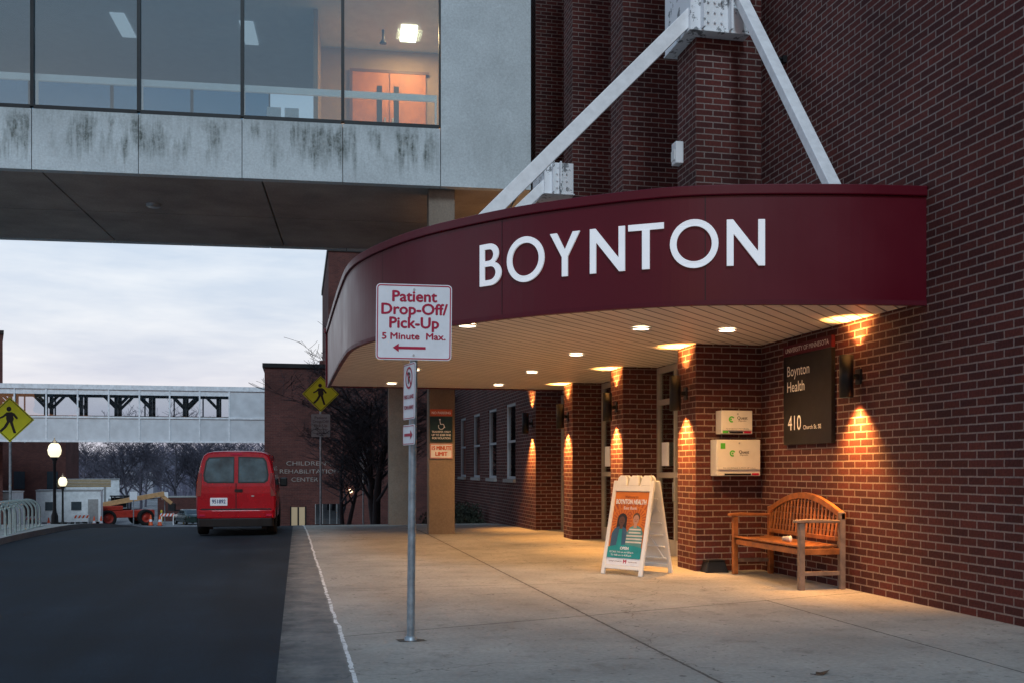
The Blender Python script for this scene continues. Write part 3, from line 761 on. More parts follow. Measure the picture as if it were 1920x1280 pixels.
m=MB(); m.box(-2.05,-.08,3.31,3.395,ZS+2.385,ZS+2.45); m.box(-2.05,-1.985,3.31,3.395,ZS-.04,ZS+2.38); part(bg,'door_frame',m,smat('dark_wood_trim',(.16,.06,.025),.5))
m=MB(); m.box(.35,1.4,3.36,3.395,ZS+.9,ZS+2.2); part(bg,'notice_board',m,smat('cork_board',(.22,.13,.07),.8))
FL=emat('fluorescent_panel',(1,.82,.55),12)
DP=emat('dim_ceiling_panel',(.7,.8,.9),.55)
m=MB(); m.box(-.82,-.45,1.85,2.75,ZC-.02,ZC+.008); part(bg,'ceiling_lamp',m,FL)
for x in (-4.6,-7.5,-12.5):
    m=MB(); m.box(x,x+.32,2.2,3.5,ZC-.02,ZC+.008); part(bg,'ceiling_lamp',m,DP)
m=MB(); m.tube([(-1.25,2.2,ZC),(-1.25,2.2,ZC-.25)],.03,8); m.lathe([(.001,-.02),(.09,-.02),(.05,.05),(.001,.06)],(-1.25,2.2,ZC-.3),12); part(bg,'sprinkler',m,BLACK)
l=bpy.data.lights.new('room','AREA'); l.energy=130; l.size=.6; l.color=(1,.58,.26); lo=bpy.data.objects.new('bridge_room_glow',l)
lo.location=Matrix.Rotation(bz,4,'Z')@Vector((-.63,2.2,0))+Vector((3.1,22.1,ZC-.06)); COL.objects.link(lo)
for x in (-3.8,-3.42):
    m=MB(); m.box(x,x+.3,.30,.305,ZS+.08,ZS+.33); part(bg,'notice',m,SIGNW)
for y,xo in ((.28,0),(6.1,-.72)):
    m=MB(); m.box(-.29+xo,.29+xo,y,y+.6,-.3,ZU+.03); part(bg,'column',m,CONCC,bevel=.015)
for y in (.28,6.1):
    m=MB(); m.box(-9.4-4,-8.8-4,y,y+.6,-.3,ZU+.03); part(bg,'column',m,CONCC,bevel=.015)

t=thing('parking_sign','dark teal accessible transfer parking sign on concrete column','sign',(3.1,22.36,2.05),rz=bz,group='parking signs on the concrete column')
F=FM((0,-.012,0),(1,0,0),(0,0,1))
DT=smat('sign_dark_teal',(.018,.05,.065),.45,spec=.2); OR=smat('sign_orange_red',(.55,.10,.04),.5)
m=MB(F); m.rr(-.25,.25,0,.56,.02,-.01,0); pn=part(t,'panel',m,DT)
m=MB(F); m.box(-.245,.245,.57,.72,-.01,0); part(t,'header',m,OR)
m=MB(F); m.text('NO PARKING',0,.615,.055,.002,bold=.02,width=.42)
m.text('TRANSFER ONLY',0,.20,.042,.002,bold=.02,width=.42); m.text('UP TO $200 FINE',0,.13,.042,.002,bold=.02,width=.42); m.text('FOR VIOLATION',0,.06,.042,.002,bold=.02,width=.40)
m.ring(.0,.34,.055,.07,.002,24,150,360); m.ellipse(-.03,.49,.02,.02,.002); m.beam((-.03,.465,.002),(-.015,.385,.002),.018,.001,Vector((1,0,0))); m.beam((-.015,.39,.003),(.05,.39,.003),.001,.016,Vector((0,0,1))); m.beam((.05,.39,.002),(.08,.31,.002),.016,.001,Vector((1,0,0)))
part(pn,'lettering',m,SIGNW)
t=thing('parking_sign','small orange and white fifteen minute limit sign on concrete column','sign',(3.1,22.36,1.68),rz=bz,group='parking signs on the concrete column')
m=MB(F); m.rr(-.25,.25,0,.33,.02,-.01,0); pn=part(t,'panel',m,SIGNW)
m=MB(F); m.rrring(-.245,.245,.005,.325,.018,.014,.002); m.text('15 MINUTE',0,.19,.085,.002,bold=.03,width=.43); m.text('LIMIT',0,.06,.085,.002,bold=.03,width=.26); part(pn,'lettering',m,OR)

t=thing('security_camera','small black dome security camera on the brick wall','camera',(6.5,12.75,7.0))
m=MB(); m.box(-.06,0,-.04,.04,-.03,.06); m.tube([(-.05,0,.02),(-.13,0,.03),(-.15,0,-.02)],.018); part(t,'bracket',m,BLACK)
m=MB(); m.lathe([(.075,.03),(.075,0),(.06,-.05),(.03,-.08),(.001,-.09)],(-.15,0,-.05)); part(t,'dome',m,CARG)
t=thing('wall_fixture','small white utility light box on a brick pier','lamp',(5.5,14.05,6.05))
m=MB(); m.box(-.12,0,-.09,.09,-.15,.17); part(t,'housing',m,WHITE,bevel=.01)
m=MB(); m.box(-.135,-.121,-.07,.07,-.10,.05); part(t,'lens',m,PLASW,bevel=.004)

# ------------------------------------------------------------ vehicles
def loft(mb,secs):
    n=len(secs[0]); vs=[]
    for s in secs:
        for p in s: vs.append((p[0],p[1],p[2]))
        for p in reversed(s): vs.append((-p[0],p[1],p[2]))
    m=2*n; fs=[]
    for i in range(len(secs)-1):
        for k in range(m):
            k2=(k+1)%m; fs.append((i*m+k,i*m+k2,(i+1)*m+k2,(i+1)*m+k))
    mb.add(vs,fs,True)
    for i in (0,len(secs)-1):
        vs2=vs[i*m:(i+1)*m]; mb.add(vs2,[(k,k+1,m-2-k,m-1-k) for k in range(n-1)],False)
def wheel(par,root,x,y,z,r,wd,rimmat,name='wheel'):
    m=MB(FM((x,y,z),(0,1,0),(0,0,1)))
    prof=[(r*.62,-wd/2),(r*.93,-wd/2),(r,-wd/2+.03),(r,wd/2-.03),(r*.93,wd/2),(r*.62,wd/2),(r*.62,-wd/2)]
    m.lathe(prof,n=28); w_=part(par,name,m,RUB)
    m=MB(FM((x,y,z),(0,1,0),(0,0,1)))
    m.lathe([(.001,wd*.25),(r*.2,wd*.3),(r*.25,wd*.2),(r*.55,wd*.2),(r*.63,wd*.42),(r*.63,-wd*.42),(r*.55,-wd*.2),(r*.2,-wd*.3),(.001,-wd*.25)],n=24)
    part(w_,'rim',m,rimmat)
RED=smat('van_red_paint',(.36,.003,.012),.28,.0,.10,2,spec=.32)
van=thing('parked_van','red compact cargo van parked at the kerb, seen from behind','van',(-1.33,22.75,0),rz=R(-.5))
def vsec(y,hw,zb,zt_,belt,lean=0,top=.80):
    P=[(0.0,zb),(hw*.9,zb),(hw*.985,zb+.10),(hw,zb+.35),(hw,belt-.1),(hw*.99,belt+.05),(hw*.95,belt+(zt_-belt)*.4),(hw*.89,belt+(zt_-belt)*.72),(hw*.82,zt_-.09),(hw*.73,zt_-.035),(hw*.6,zt_-.012),(hw*.3,zt_),(0,zt_+.003)]
    return [(x,y+max(0,z-1.0)*lean,z) for x,z in P]
hw=.84
secs=[vsec(0,hw*.955,.36,1.80,1.02,.16),vsec(.035,hw*.985,.33,1.82,1.02,.15),vsec(.12,hw,.30,1.835,1.02,.12),vsec(.6,hw,.26,1.85,1.02),vsec(1.5,hw,.25,1.86,1.02),vsec(2.6,hw,.25,1.84,1.02),vsec(2.95,hw,.25,1.78,1.0),vsec(3.45,hw*.99,.25,1.40,1.0),vsec(3.75,hw*.98,.25,1.14,.95),vsec(4.2,hw*.94,.26,1.0,.85),vsec(4.38,hw*.85,.3,.86,.75)]
m=MB(); loft(m,secs); body=part(van,'body',m,RED)
def lean(z): return max(0,z-1.0)*.16
def rearpanel(pts,off): return [(x,lean(z)-off,z) for x,z in pts]
DG=smat('van_rear_glass',(.05,.085,.10),.15,0,.7,2.5,coat=.3)
TLR=smat('tail_light_red',(.16,.004,.008),.2,coat=.4)
for s_ in (-1,1):
    pts=[(s_*.06,1.17),(s_*.58,1.17),(s_*.64,1.22),(s_*.655,1.32),(s_*.61,1.60),(s_*.56,1.67),(s_*.06,1.69)]
    m=MB(); m.add(rearpanel(pts,.006),[tuple(range(7))]); m.add(rearpanel(pts,.006)+rearpanel(pts,-.01),[(i,(i+1)%7,7+(i+1)%7,7+i) for i in range(7)])
    d=part(van,'rear_window',m,DG)
    out=[(s_*.04,1.14),(s_*.60,1.14),(s_*.67,1.19),(s_*.69,1.32),(s_*.64,1.62),(s_*.58,1.70),(s_*.04,1.72)]
    m=MB(); m.add(rearpanel(out,.003),[tuple(range(7))]); part(d,'window_seal',m,BLACK)
    m=MB(); pts=[(s_*.735,.86),(s_*.835,.86),(s_*.825,1.15),(s_*.79,1.36),(s_*.72,1.36),(s_*.72,1.1)]
    m.add([(x,lean(z)-.012,z) for x,z in pts]+[(x,lean(z)+.06,z) for x,z in pts],[tuple(range(6))]+[(i,(i+1)%6,6+(i+1)%6,6+i) for i in range(6)])
    part(van,'tail_light',m,TLR)
    m=MB(); m.box(s_*.70-.06,s_*.70+.06,-.085,-.065,.43,.47); part(van,'reflector',m,SIGNR)
    m=MB(); m.box(s_*.62-.10,s_*.62+.10,.45,.5,.12,.36); part(van,'mud_flap',m,BLACK)
m=MB(); m.box(-.008,.008,-.004,.05,.58,1.14); part(van,'door_gap',m,BLACK)
m=MB(); m.box(-.72,.72,-.004,.05,.578,.592); part(van,'door_gap',m,BLACK)
m=MB(FM((.02,-.004,.98),(1,0,0),(0,0,1))); m.rr(-.05,.12,-.03,.03,.015,0,.02); part(van,'door_handle',m,BLACK)
pr=[(-.82,.02),(-.77,-.055),(-.5,-.085),(.5,-.085),(.77,-.055),(.82,.02)]
m=MB(); m.prism(pr,.38,.56); part(van,'bumper',m,RED,bevel=.02)
m=MB(); m.prism([(x*.98,y+.01) for x,y in pr],.20,.378); m.prism([(x*.95,y+.02) for x,y in pr],.561,.585); part(van,'lower_bumper',m,BLACK,bevel=.01)
m=MB(); m.box(-.75,.75,.3,4.1,.19,.26); part(van,'underbody',m,BLACK)
m=MB(FM((-.36,-.006,.74),(1,0,0),(0,0,1))); m.rr(-.18,.18,-.085,.085,.012,0,.006); pl=part(van,'licence_plate',m,SIGNW)
m=MB(FM((-.36,-.0135,.74),(1,0,0),(0,0,1))); m.text('951892',0,-.035,.08,.0,bold=.02,width=.28); part(pl,'lettering',m,smat('plate_blue',(.03,.05,.15),.5))
m=MB(FM((.35,-.002,.86),(1,0,0),(0,0,1))); m.ring(0,0,.0,.035,.004,20,ky=.45); part(van,'emblem',m,STEEL)
m=MB(FM((0,lean(1.76)-.004,1.770),(1,0,0),(0,0,1))); m.rr(-.12,.12,-.015,.015,.01,0,.012); part(van,'brake_light',m,SIGNR)
for s_ in (-1,1):
    for y in (.62,3.45): wheel(van,van,s_*.735,y,.32,.32,.22,STEEL)
    for y in (.62,3.45):
        m=MB(FM((s_*(hw+.004),y,.32),(0,1,0),(0,0,1))); m.ring(0,0,.33,.40,0,20,-10,190); part(van,'wheel_arch',m,BLACK)
    for ya,yb in ((.35,1.35),(1.45,2.35),(2.45,3.25)):
        m=MB()
        x1=s_*(hw+.003); x2=s_*(hw*.90)
        m.add([(x1,ya,1.08),(x1,yb,1.08),(x2,min(yb,2.95),1.62),(x2,ya+.06,1.62)],[(0,1,2,3)])
        part(van,'side_window',m,CARG)
    m=MB(); m.box(s_*(hw+.1)-.09,s_*(hw+.1)+.09,2.95,3.05,1.02,1.24); part(van,'mirror',m,BLACK,bevel=.03)
m=MB(); m.add([(-.7,3.02,1.76),(.7,3.02,1.76),(.76,3.72,1.17),(-.76,3.72,1.17)],[(0,1,2,3)]); part(van,'windshield',m,CARG)

car=thing('parked_car','small dark green sedan parked on the lower lot','car',(-9.9,98,zt(98)),rz=R(25))
def csec(y,hw_,zb,zt_,belt):
    P=[(0,zb),(hw_*.9,zb),(hw_,zb+.12),(hw_,belt),(hw_*.95,belt+.04)]
    P+= [(hw_*.82,zt_-.06),(hw_*.7,zt_),(0,zt_+.01)] if zt_>belt+.2 else [(hw_*.85,zt_-.005),(hw_*.7,zt_),(0,zt_+.01)]
    return [(x,y,z) for x,z in P]
def sedan(th,paint):
    m=MB(); loft(m,[csec(-2.2,.75,.35,.80,.7),csec(-2.05,.86,.25,.95,.85),csec(-1.3,.9,.22,1.0,.9),csec(-.8,.9,.22,1.38,.9),csec(.3,.9,.22,1.42,.9),csec(1.0,.9,.22,1.0,.9),csec(1.9,.86,.25,.86,.8),csec(2.2,.75,.35,.7,.6)])
    part(th,'body',m,paint)
    m=MB(); m.add([(-.62,-1.32,1.03),(.62,-1.32,1.03),(.56,-.86,1.34),(-.56,-.86,1.34)],[(0,1,2,3)]); part(th,'rear_window',m,CARG)
    for s_ in (-1,1):
        for y in (-1.35,1.35): wheel(th,th,s_*.8,y,.32,.32,.2,STEEL)
        m=MB(); m.add([(s_*.87,-.95,.97),(s_*.87,.75,.97),(s_*.76,.3,1.33),(s_*.76,-.75,1.32)],[(0,1,2,3)]); part(th,'side_window',m,CARG)
        m=MB(); m.box(s_*.65-.13,s_*.65+.13,-2.16,-2.1,.68,.8); part(th,'tail_light',m,SIGNR)
sedan(car,smat('dark_green_paint',(.02,.04,.035),.25,coat=.7))

th=thing('telehandler','red telescopic handler with large wheels and raised boom on the site','construction vehicle',(-15.6,97,zt(97)),rz=R(-62),scale=1.2)
TR=smat('machine_red',(.40,.03,.015),.5)
m=MB(); m.box(-.7,.7,-2.2,2.2,.6,1.15); m.box(-.75,-.2,-2.3,-1.0,1.15,1.55); m.box(.2,.75,-1.9,-.2,1.15,1.5); part(th,'chassis',m,TR,bevel=.06)
m=MB(); m.box(-.85,-.05,-.6,.7,1.15,1.25)
for x in (-.83,-.1):
    for y in (-.58,.62): m.box(x,x+.07,y,y+.07,1.25,2.15)
m.box(-.88,-.02,-.65,.75,2.15,2.25); cb=part(th,'cab',m,BLACK)
m=MB(); m.box(-.84,-.835,-.5,.6,1.3,2.1); part(cb,'pane',m,CARG)
m=MB(); m.beam((.35,-2.2,1.5),(.35,3.0,2.35),.3,.34,Vector((1,0,0))); m.beam((.35,2.7,2.3),(.35,3.6,1.6),.24,.26,Vector((1,0,0))); part(th,'boom',m,smat('boom_orange',(.60,.34,.16),.5))
m=MB(); m.box(-.3,1.0,3.6,3.7,1.0,1.6); m.box(-.1,0,3.7,4.8,1.0,1.06); m.box(.7,.8,3.7,4.8,1.0,1.06); part(th,'fork',m,BLACK)
for s_ in (-1,1):
    for y in (-1.4,1.4): wheel(th,th,s_*.95,y,.6,.6,.42,TR)

TRW=smat('trailer_white',(.80,.81,.82),.5,0,.14,3)
def trailer(loc,rz,L,H,lab):
    t=thing('site_trailer',lab,'trailer',loc,rz=rz,group='white construction trailers')
    m=MB(); m.box(-L/2,L/2,-1.2,1.2,.5,H)
    for k in range(int(L/.5)): m.box(-L/2+.2+k*.5,-L/2+.23+k*.5,-1.22,-1.2,.55,H-.05)
    part(t,'body',m,TRW)
    m=MB(); m.box(-L/2-.05,L/2+.05,-1.25,1.25,H+.002,H+.1); part(t,'roof',m,STEEL)
    for x in (-L*.28,L*.12):
        m=MB(); m.box(x-.4,x+.4,-1.25,-1.225,1.5,2.2); part(t,'window',m,CARG)
    m=MB(); m.box(L*.30,L*.30+.8,-1.25,-1.225,.55,2.4); part(t,'door',m,STEEL)
    m=MB(FM((-.5,-1.05,.35),(1,0,0),(0,0,1))); m.lathe([(.001,-.1),(.35,-.1),(.35,.1),(.001,.1)],n=18); part(t,'wheel',m,RUB)
    m=MB(FM((.5,-1.05,.35),(1,0,0),(0,0,1))); m.lathe([(.001,-.1),(.35,-.1),(.35,.1),(.001,.1)],n=18); part(t,'wheel',m,RUB)
trailer((-19.0,92,zt(92)),R(6),5.0,3.1,'long white construction trailer with small windows')
trailer((-22.6,82,zt(82)),R(-8),4.0,2.9,'short white construction trailer behind the lamp posts')
trailer((-19.6,104,zt(104)),R(12),5.0,4.2,'tall white site container behind the red machine')
t=thing('lumber_stack','stack of pale lumber on a steel trestle at the site','lumber',(-19.0,98,zt(98)),rz=R(10))
m=MB()
for k in range(5):
    for j in range(5): m.box(-2.2+random.uniform(-.1,.1),2.2,-.8+j*.33,-.8+j*.33+.28,3.5+k*.14,3.5+k*.14+.1)
part(t,'boards',m,smat('raw_lumber',(.40,.27,.13),.8))
for a in (-1.8,1.6):
    m=MB(); m.box(a,a+.2,-.8,.8,0,3.5); part(t,'trestle',m,STEEL)
CO=smat('cone_orange',(.75,.10,.02),.5)
cone=None
for x,y in ((-16.9,91),(-16.2,90.2),(-12.9,95),(-12.0,94),(-18.9,84)):
    if cone is None:
        cone=thing('traffic_cone','orange plastic traffic cone on the lower pavement','cone',(x,y,zt(y)),group='orange traffic cones')
        m=MB(); m.lathe([(.2,.03),(.04,.95),(.001,.96)],n=16); part(cone,'cone_body',m,CO)
        m=MB(); m.box(-.25,.25,-.25,.25,0,.03); part(cone,'base_plate',m,BLACK)
        m=MB(); m.lathe([(.148,.35),(.113,.55)],n=16); part(cone,'stripe',m,SIGNW)
    else: dup(cone,(x,y,zt(y)))
bc=None
for x,y,rz in ((-17.6,89.5,R(8)),(-20.2,85,R(-5)),(-11.6,96,R(4))):
    if bc is None:
        bc=thing('traffic_barricade','orange and white striped folding barricade on the lower lot','barricade',(x,y,zt(y)),rz=rz,group='striped site barricades')
        for s_ in (-.5,.5):
            m=MB(); m.beam((s_,-.25,0),(s_,0,1.1),.05,.05,Vector((1,0,0))); m.beam((s_,.25,0),(s_,0,1.1),.05,.05,Vector((1,0,0)))
            part(bc,'leg',m,SIGNW)
        m=MB(); m.box(-.6,.6,-.09,-.06,.8,1.05); bo_=part(bc,'board',m,SIGNW)
        for k in range(4):
            m=MB(FM((0,-.094,.8),(1,0,0),(0,0,1))); m.flat([(-.58+k*.3,0),(-.44+k*.3,0),(-.32+k*.3,.25),(-.46+k*.3,.25)]); part(bo_,'stripe',m,CO)
    else: dup(bc,(x,y,zt(y)),rz)
t=thing('retaining_wall','low brick wall beyond the lower parking area','wall',(-9.5,108,zt(108)))
m=MB(); m.box(-4.5,6.5,0,.4,-.5,2.4); part(t,'wall',m,BR2)
m=MB(); m.box(-4.6,6.6,-.05,.45,2.402,2.55); part(t,'coping',m,KERB)
bo=None
YEL=smat('bollard_yellow',(.6,.42,.03),.5)
for x,y in ((-10.6,100),(-8.7,101),(-13.0,103)):
    if bo is None:
        bo=thing('bollard','yellow painted steel bollard on the lower lot','bollard',(x,y,zt(y)),group='yellow bollards'); m=MB(); m.lathe([(.1,0),(.1,1.15),(.07,1.25),(.001,1.28)],n=14); part(bo,'post',m,YEL)
        m=MB(); m.lathe([(.104,.9),(.104,1.0)],n=14); part(bo,'band',m,BLACK)
    else: dup(bo,(x,y,zt(y)))
up=None
for x,y in ((-12.2,99),(-13.9,92)):
    if up is None:
        up=thing('street_sign','small white sign on a thin steel post on the lower lot','sign',(x,y,zt(y)),group='small signs on the lower lot')
        m=MB(); m.tube([(0,0,0),(0,0,3.1)],.05,8); part(up,'post',m,GALV)
        m=MB(); m.box(-.3,.3,-.08,-.055,2.3,3.0); part(up,'panel',m,SIGNW)
    else: dup(up,(x,y,zt(y)))

# ------------------------------------------------------------ street furniture
GLOBE=emat('lamp_globe_glow',(1,.88,.58),1.25)
sl=None
for x,y,s_ in ((-9.9,45,1.0),(-14.8,69.5,1.0)):
    if sl is None:
        sl=thing('street_lamp','black cast iron street lamp with lit acorn globe','street lamp',(x,y,zt(y)),group='lit acorn street lamps')
        m=MB(); m.lathe([(.22,0),(.22,.15),(.16,.25),(.14,.7),(.09,.85),(.07,1.0),(.055,2.85),(.09,2.9),(.06,2.95),(.13,3.05),(.14,3.1)],n=16); part(sl,'post',m,BLACK)
        m=MB(); m.lathe([(.13,3.1),(.24,3.25),(.27,3.42),(.22,3.6),(.12,3.72)],n=20); part(sl,'globe',m,GLOBE)
        m=MB(); m.lathe([(.15,3.70),(.09,3.78),(.03,3.84),(.02,3.92),(.001,3.95)],n=16); part(sl,'finial',m,BLACK)
        m=MB(); m.lathe([(.155,3.08),(.16,3.13),(.13,3.15)],n=16); part(sl,'collar',m,BLACK)
    else: dup(sl,(x,y,zt(y)))
    l=bpy.data.lights.new('lamp','POINT'); l.energy=60; l.color=(1,.85,.6); l.shadow_soft_size=.25
    lo=bpy.data.objects.new('street_lamp_glow',l); lo.location=(x,y,zt(y)+4.1); COL.objects.link(lo)

def xing(loc,rz,zc,ht,lab,extra=False):
    t=thing('crossing_sign',lab,'sign',loc,rz=rz,group='pedestrian crossing signs')
    m=MB(); m.tube([(0,0,-.3),(0,0,zc+.5)],.035,10); part(t,'post',m,GALV)
    F=FM((0,-.05,zc),(1,0,0),(0,0,1)); s_=.60
    m=MB(F); m.prism([(0,-s_),(s_,0),(0,s_),(-s_,0)],-.006,0); pn=part(t,'panel',m,SIGNY,bevel=.003)
    m=MB(F)
    o=s_-.03;i_=s_-.055
    pts=[(0,-o),(o,0),(0,o),(-o,0)];pi=[(0,-i_),(i_,0),(0,i_),(-i_,0)]
    m.add([(a,b,.003) for a,b in pts+pi],[(k,(k+1)%4,4+(k+1)%4,4+k) for k in range(4)])
    m.ellipse(-.02,.28,.06,.065,.004)
    m.flat([(-.09,.19),(.06,.20),(.10,.02),(.07,-.06),(-.07,-.06),(-.09,.02)],.004)
    m.flat([(-.07,-.05),(.01,-.05),(-.08,-.21),(-.20,-.33),(-.25,-.29),(-.15,-.19)],.0045)
    m.flat([(-.01,-.05),(.07,-.05),(.11,-.2),(.16,-.36),(.09,-.36),(.04,-.2)],.005)
    m.flat([(-.08,.19),(-.06,.12),(-.16,.05),(-.24,.02),(-.25,.06),(-.17,.10)],.0055)
    m.flat([(.05,.19),(.11,.17),(.20,.05),(.18,.01),(.15,.02),(.07,.12)],.006)
    part(pn,'walking_symbol',m,BLACK)
    if extra:
        F2=FM((0,-.05,zc-1.05),(1,0,0),(0,0,1))
        m=MB(F2); m.rr(-.31,.31,-.38,.38,.03,-.006,0); p2=part(t,'lower_panel',m,smat('grey_sheet',(.26,.28,.31),.5))
        m=MB(F2); m.text('Patient',0,.22,.085,.003,bold=.02,width=.4); m.text('Drop-Off/',0,.09,.085,.003,bold=.02,width=.52); m.text('Pick-Up',0,-.04,.085,.003,bold=.02,width=.42); m.text('5 Minute Max.',0,-.15,.05,.003,bold=.02,width=.5)
        m.flat([(-.15,-.27),(-.09,-.22),(-.09,-.255),(.13,-.255),(.13,-.285),(-.09,-.285),(-.09,-.32)],.003); part(p2,'lettering',m,smat('faded_ink',(.10,.08,.11),.6))
xing((.72,34.4,zt(34.4)),R(-2),4.40,4.8,'yellow diamond pedestrian crossing sign with grey plate below',True)
xing((-7.5,29.1,zt(29.1)),R(2),2.90,3.4,'yellow diamond pedestrian crossing sign near bike racks')
t=thing('street_sign','narrow white parking sign on thin steel post by the tree','sign',(2.35,38,zt(38)))
m=MB(); m.tube([(0,0,-.2),(0,0,3.1)],.03,8); part(t,'post',m,GALV)
F=FM((0,-.04,2.7),(1,0,0),(0,0,1)); m=MB(F); m.rr(-.15,.15,-.23,.23,.02,-.004,0); pn=part(t,'panel',m,SIGNW)
m=MB(F); m.rr(-.15,.15,-.6,-.3,.02,-.004,0); part(t,'panel',m,SIGNW)
m=MB(F); m.ring(0,.09,.06,.085,.003); m.rrring(-.14,.14,-.22,.22,.015,.01,.003); part(pn,'symbol',m,SIGNR)
bk=None
RK=smat('rack_steel',(.36,.44,.43),.4,.5)
for k in range(9):
    y=21.7+k*.6; x=-5.98-.06*k
    if bk is None:
        bk=thing('bike_rack','galvanised steel hoop bike rack on the far pavement','bike rack',(x,y,.11+zt(y)),rz=R(30),group='hoop bike racks along the kerb')
        m=MB(); pts=[(-.3,0,0),(-.3,0,.40)]+[(-.3*math.cos(R(a)),0,.40+.25*math.sin(R(a))) for a in range(15,180,15)]+[(.3,0,.40),(.3,0,0)]
        m.tube(pts,.025,8); part(bk,'hoop',m,RK)
        m=MB(); m.box(-.38,-.22,-.08,.08,0,.012); part(bk,'base_plate',m,RK)
        m=MB(); m.box(.22,.38,-.08,.08,0,.012); part(bk,'base_plate',m,RK)
    else: dup(bk,(x,y,.11+zt(y)),R(30))

# ------------------------------------------------------------ distant buildings
crc=thing('rehabilitation_building','low flat-roofed red brick medical building with metal letters','building',(2,51.4,zt(51.4)))
m=MB(); m.box(-1.65,9,51.4,79,-3.5,6.45); part(crc,'wall',m,BR2,root=crc)
m=MB(); m.box(-1.75,9.1,51.3,79.1,6.452,6.65); part(crc,'roof_edge',m,BLACK,root=crc)
F=FM((-.62,51.37,0),(1,0,0),(0,0,1))
m=MB(F); m.text("CHILDREN'S",.0,1.62,.2,0,'LEFT',xs=1.0,width=2.2); m.text('REHABILITATION',-.32,1.22,.2,0,'LEFT',width=2.9); m.text('CENTER',.25,.82,.2,0,'LEFT',width=1.3); part(crc,'lettering',m,smat('aluminium_letters',(.34,.32,.30),.4,.4),root=crc)
m=MB(); m.box(-.35,.30,51.33,51.38,-1.7,-.45); dd=part(crc,'door',m,emat('lit_doorway',(.40,.31,.19),.28),root=crc)
m=MB(); m.box(-.06,.02,51.30,51.328,-1.7,-.45); m.box(-.42,-.352,51.30,51.38,-1.7,-.4); m.box(.302,.37,51.30,51.38,-1.7,-.4); part(dd,'frame',m,BLACK,root=crc)
m=MB(); m.box(.8,2.2,51.33,51.38,-1.3,-.3); part(crc,'window',m,GLASSD,root=crc)
for k in range(4):
    m=MB(); m.box(.8+k*.35,.83+k*.35,51.30,51.328,-1.3,-.3); part(crc,'window_bar',m,STEEL,root=crc)
m=MB(); m.lathe([(.001,.1),(.09,.06),(.11,0),(.09,-.06),(.001,-.1)],(2.53,51.25,.34),14); part(crc,'lamp',m,emat('small_warm_lamp',(1,.8,.5),5),root=crc)
tb=thing('tall_brick_building','tall red brick hospital block beyond the bridge','building',(11,71,zt(80)))
m=MB(); m.box(2.25,22,79.5,100,-4,18.2); part(tb,'wall',m,BR2,root=tb)
m=MB(); m.box(2.15,22.1,79.4,100.1,18.202,18.6); part(tb,'roof_edge',m,BLACK,root=tb)
for k in range(3):
    m=MB(); m.box(3.4+k*2.5,4.6+k*2.5,79.42,79.49,11,13); part(tb,'window',m,CARG,root=tb)
m=MB(); m.box(1.6,2.24,79.6,85,-4,9.8); part(tb,'annex_wall',m,BR2,root=tb)
lb=thing('brick_building','plain dark brick block at the end of the skyway','building',(-27,78,zt(80)))
m=MB(); m.prism([(-34,78),(-20.6,78),(-25.4,95),(-34,95)],-4,11); part(lb,'wall',m,BR2,root=lb)
m=MB(); m.prism([(-34.1,77.9),(-20.5,77.9),(-25.3,95.1),(-34.1,95.1)],11.002,11.25); part(lb,'roof_edge',m,BLACK,root=lb)
lb=thing('brick_building','low red brick building behind the construction trailers','building',(-24.5,104,zt(104)))
m=MB(); m.box(-29,-22.3,106,112,-4.5,4.3); part(lb,'wall',m,BR2,root=lb)
m=MB(); m.box(-29.1,-22.2,105.9,112.1,4.302,4.5); part(lb,'roof_edge',m,STEEL,root=lb)
for k in range(2):
    m=MB(); m.box(-27+k*3,-26+k*3,105.93,105.99,-.5,1.2); part(lb,'window',m,CARG,root=lb)

sk=thing('skyway','white glazed elevated walkway with dark truss spanning the street','bridge',(-15,75,0))
PANL=smat('skyway_panel',(.58,.60,.63),.55,0,.12,1.5); SKW=smat('skyway_frame',(.72,.74,.77),.5)
xa,xb=-34,-1.66
m=MB()
m.box(xb-3.2,xb,75,77.6,3.37,7.1)
px=xb-3.2
while px>xa:
    m.box(px-2.0,px-.03,75,75.1,3.40,5.02); m.box(px-2.0,px-.03,77.5,77.6,3.40,5.02); px-=2.03
m.box(xa,xb,75.1,77.5,3.37,3.5)
part(sk,'panel_wall',m,PANL,root=sk)
m=MB(); m.box(xa,xb+.02,74.9,77.7,6.98,7.3); part(sk,'roof',m,SKW,root=sk)
m=MB(); px=xb-3.2
while px>xa:
    m.box(px-.04,px+.06,74.93,74.998,3.3,6.98); m.box(px-.04,px+.06,77.602,77.66,3.3,6.98); px-=2.03
m.box(xa,xb,74.92,74.995,4.98,5.1); m.box(xa,xb-3.2,75.0,75.08,6.62,6.97); m.box(xa,xb-3.2,77.5,77.58,6.62,6.97); m.box(xa,xb,74.92,74.995,3.3,3.42)
part(sk,'frame',m,SKW,root=sk)
m=MB(); px=xb-4.0
i=0
while px>xa+2:
    for yy in (75.5,77.1):
        m.beam((px,yy,5.0),(px,yy,6.65),.26,.22,Vector((0,1,0)))
        m.beam((px,yy,5.7),(px-.85,yy,6.6),.14,.18,Vector((0,1,0)))
        if i%2: m.beam((px,yy,5.7),(px+.85,yy,6.6),.14,.18,Vector((0,1,0)))
    px-=2.3; i+=1
m.box(xa,xb-3.2,75.4,75.6,6.45,6.62); m.box(xa,xb-3.2,75.4,75.6,5.02,5.17)
part(sk,'truss',m,BLACK,root=sk)
m=MB(); m.box(xa,xb-3.2,75.04,75.05,5.1,6.62); part(sk,'pane',m,glassmat('skyway_glass',(.72,.76,.8),.03),root=sk)

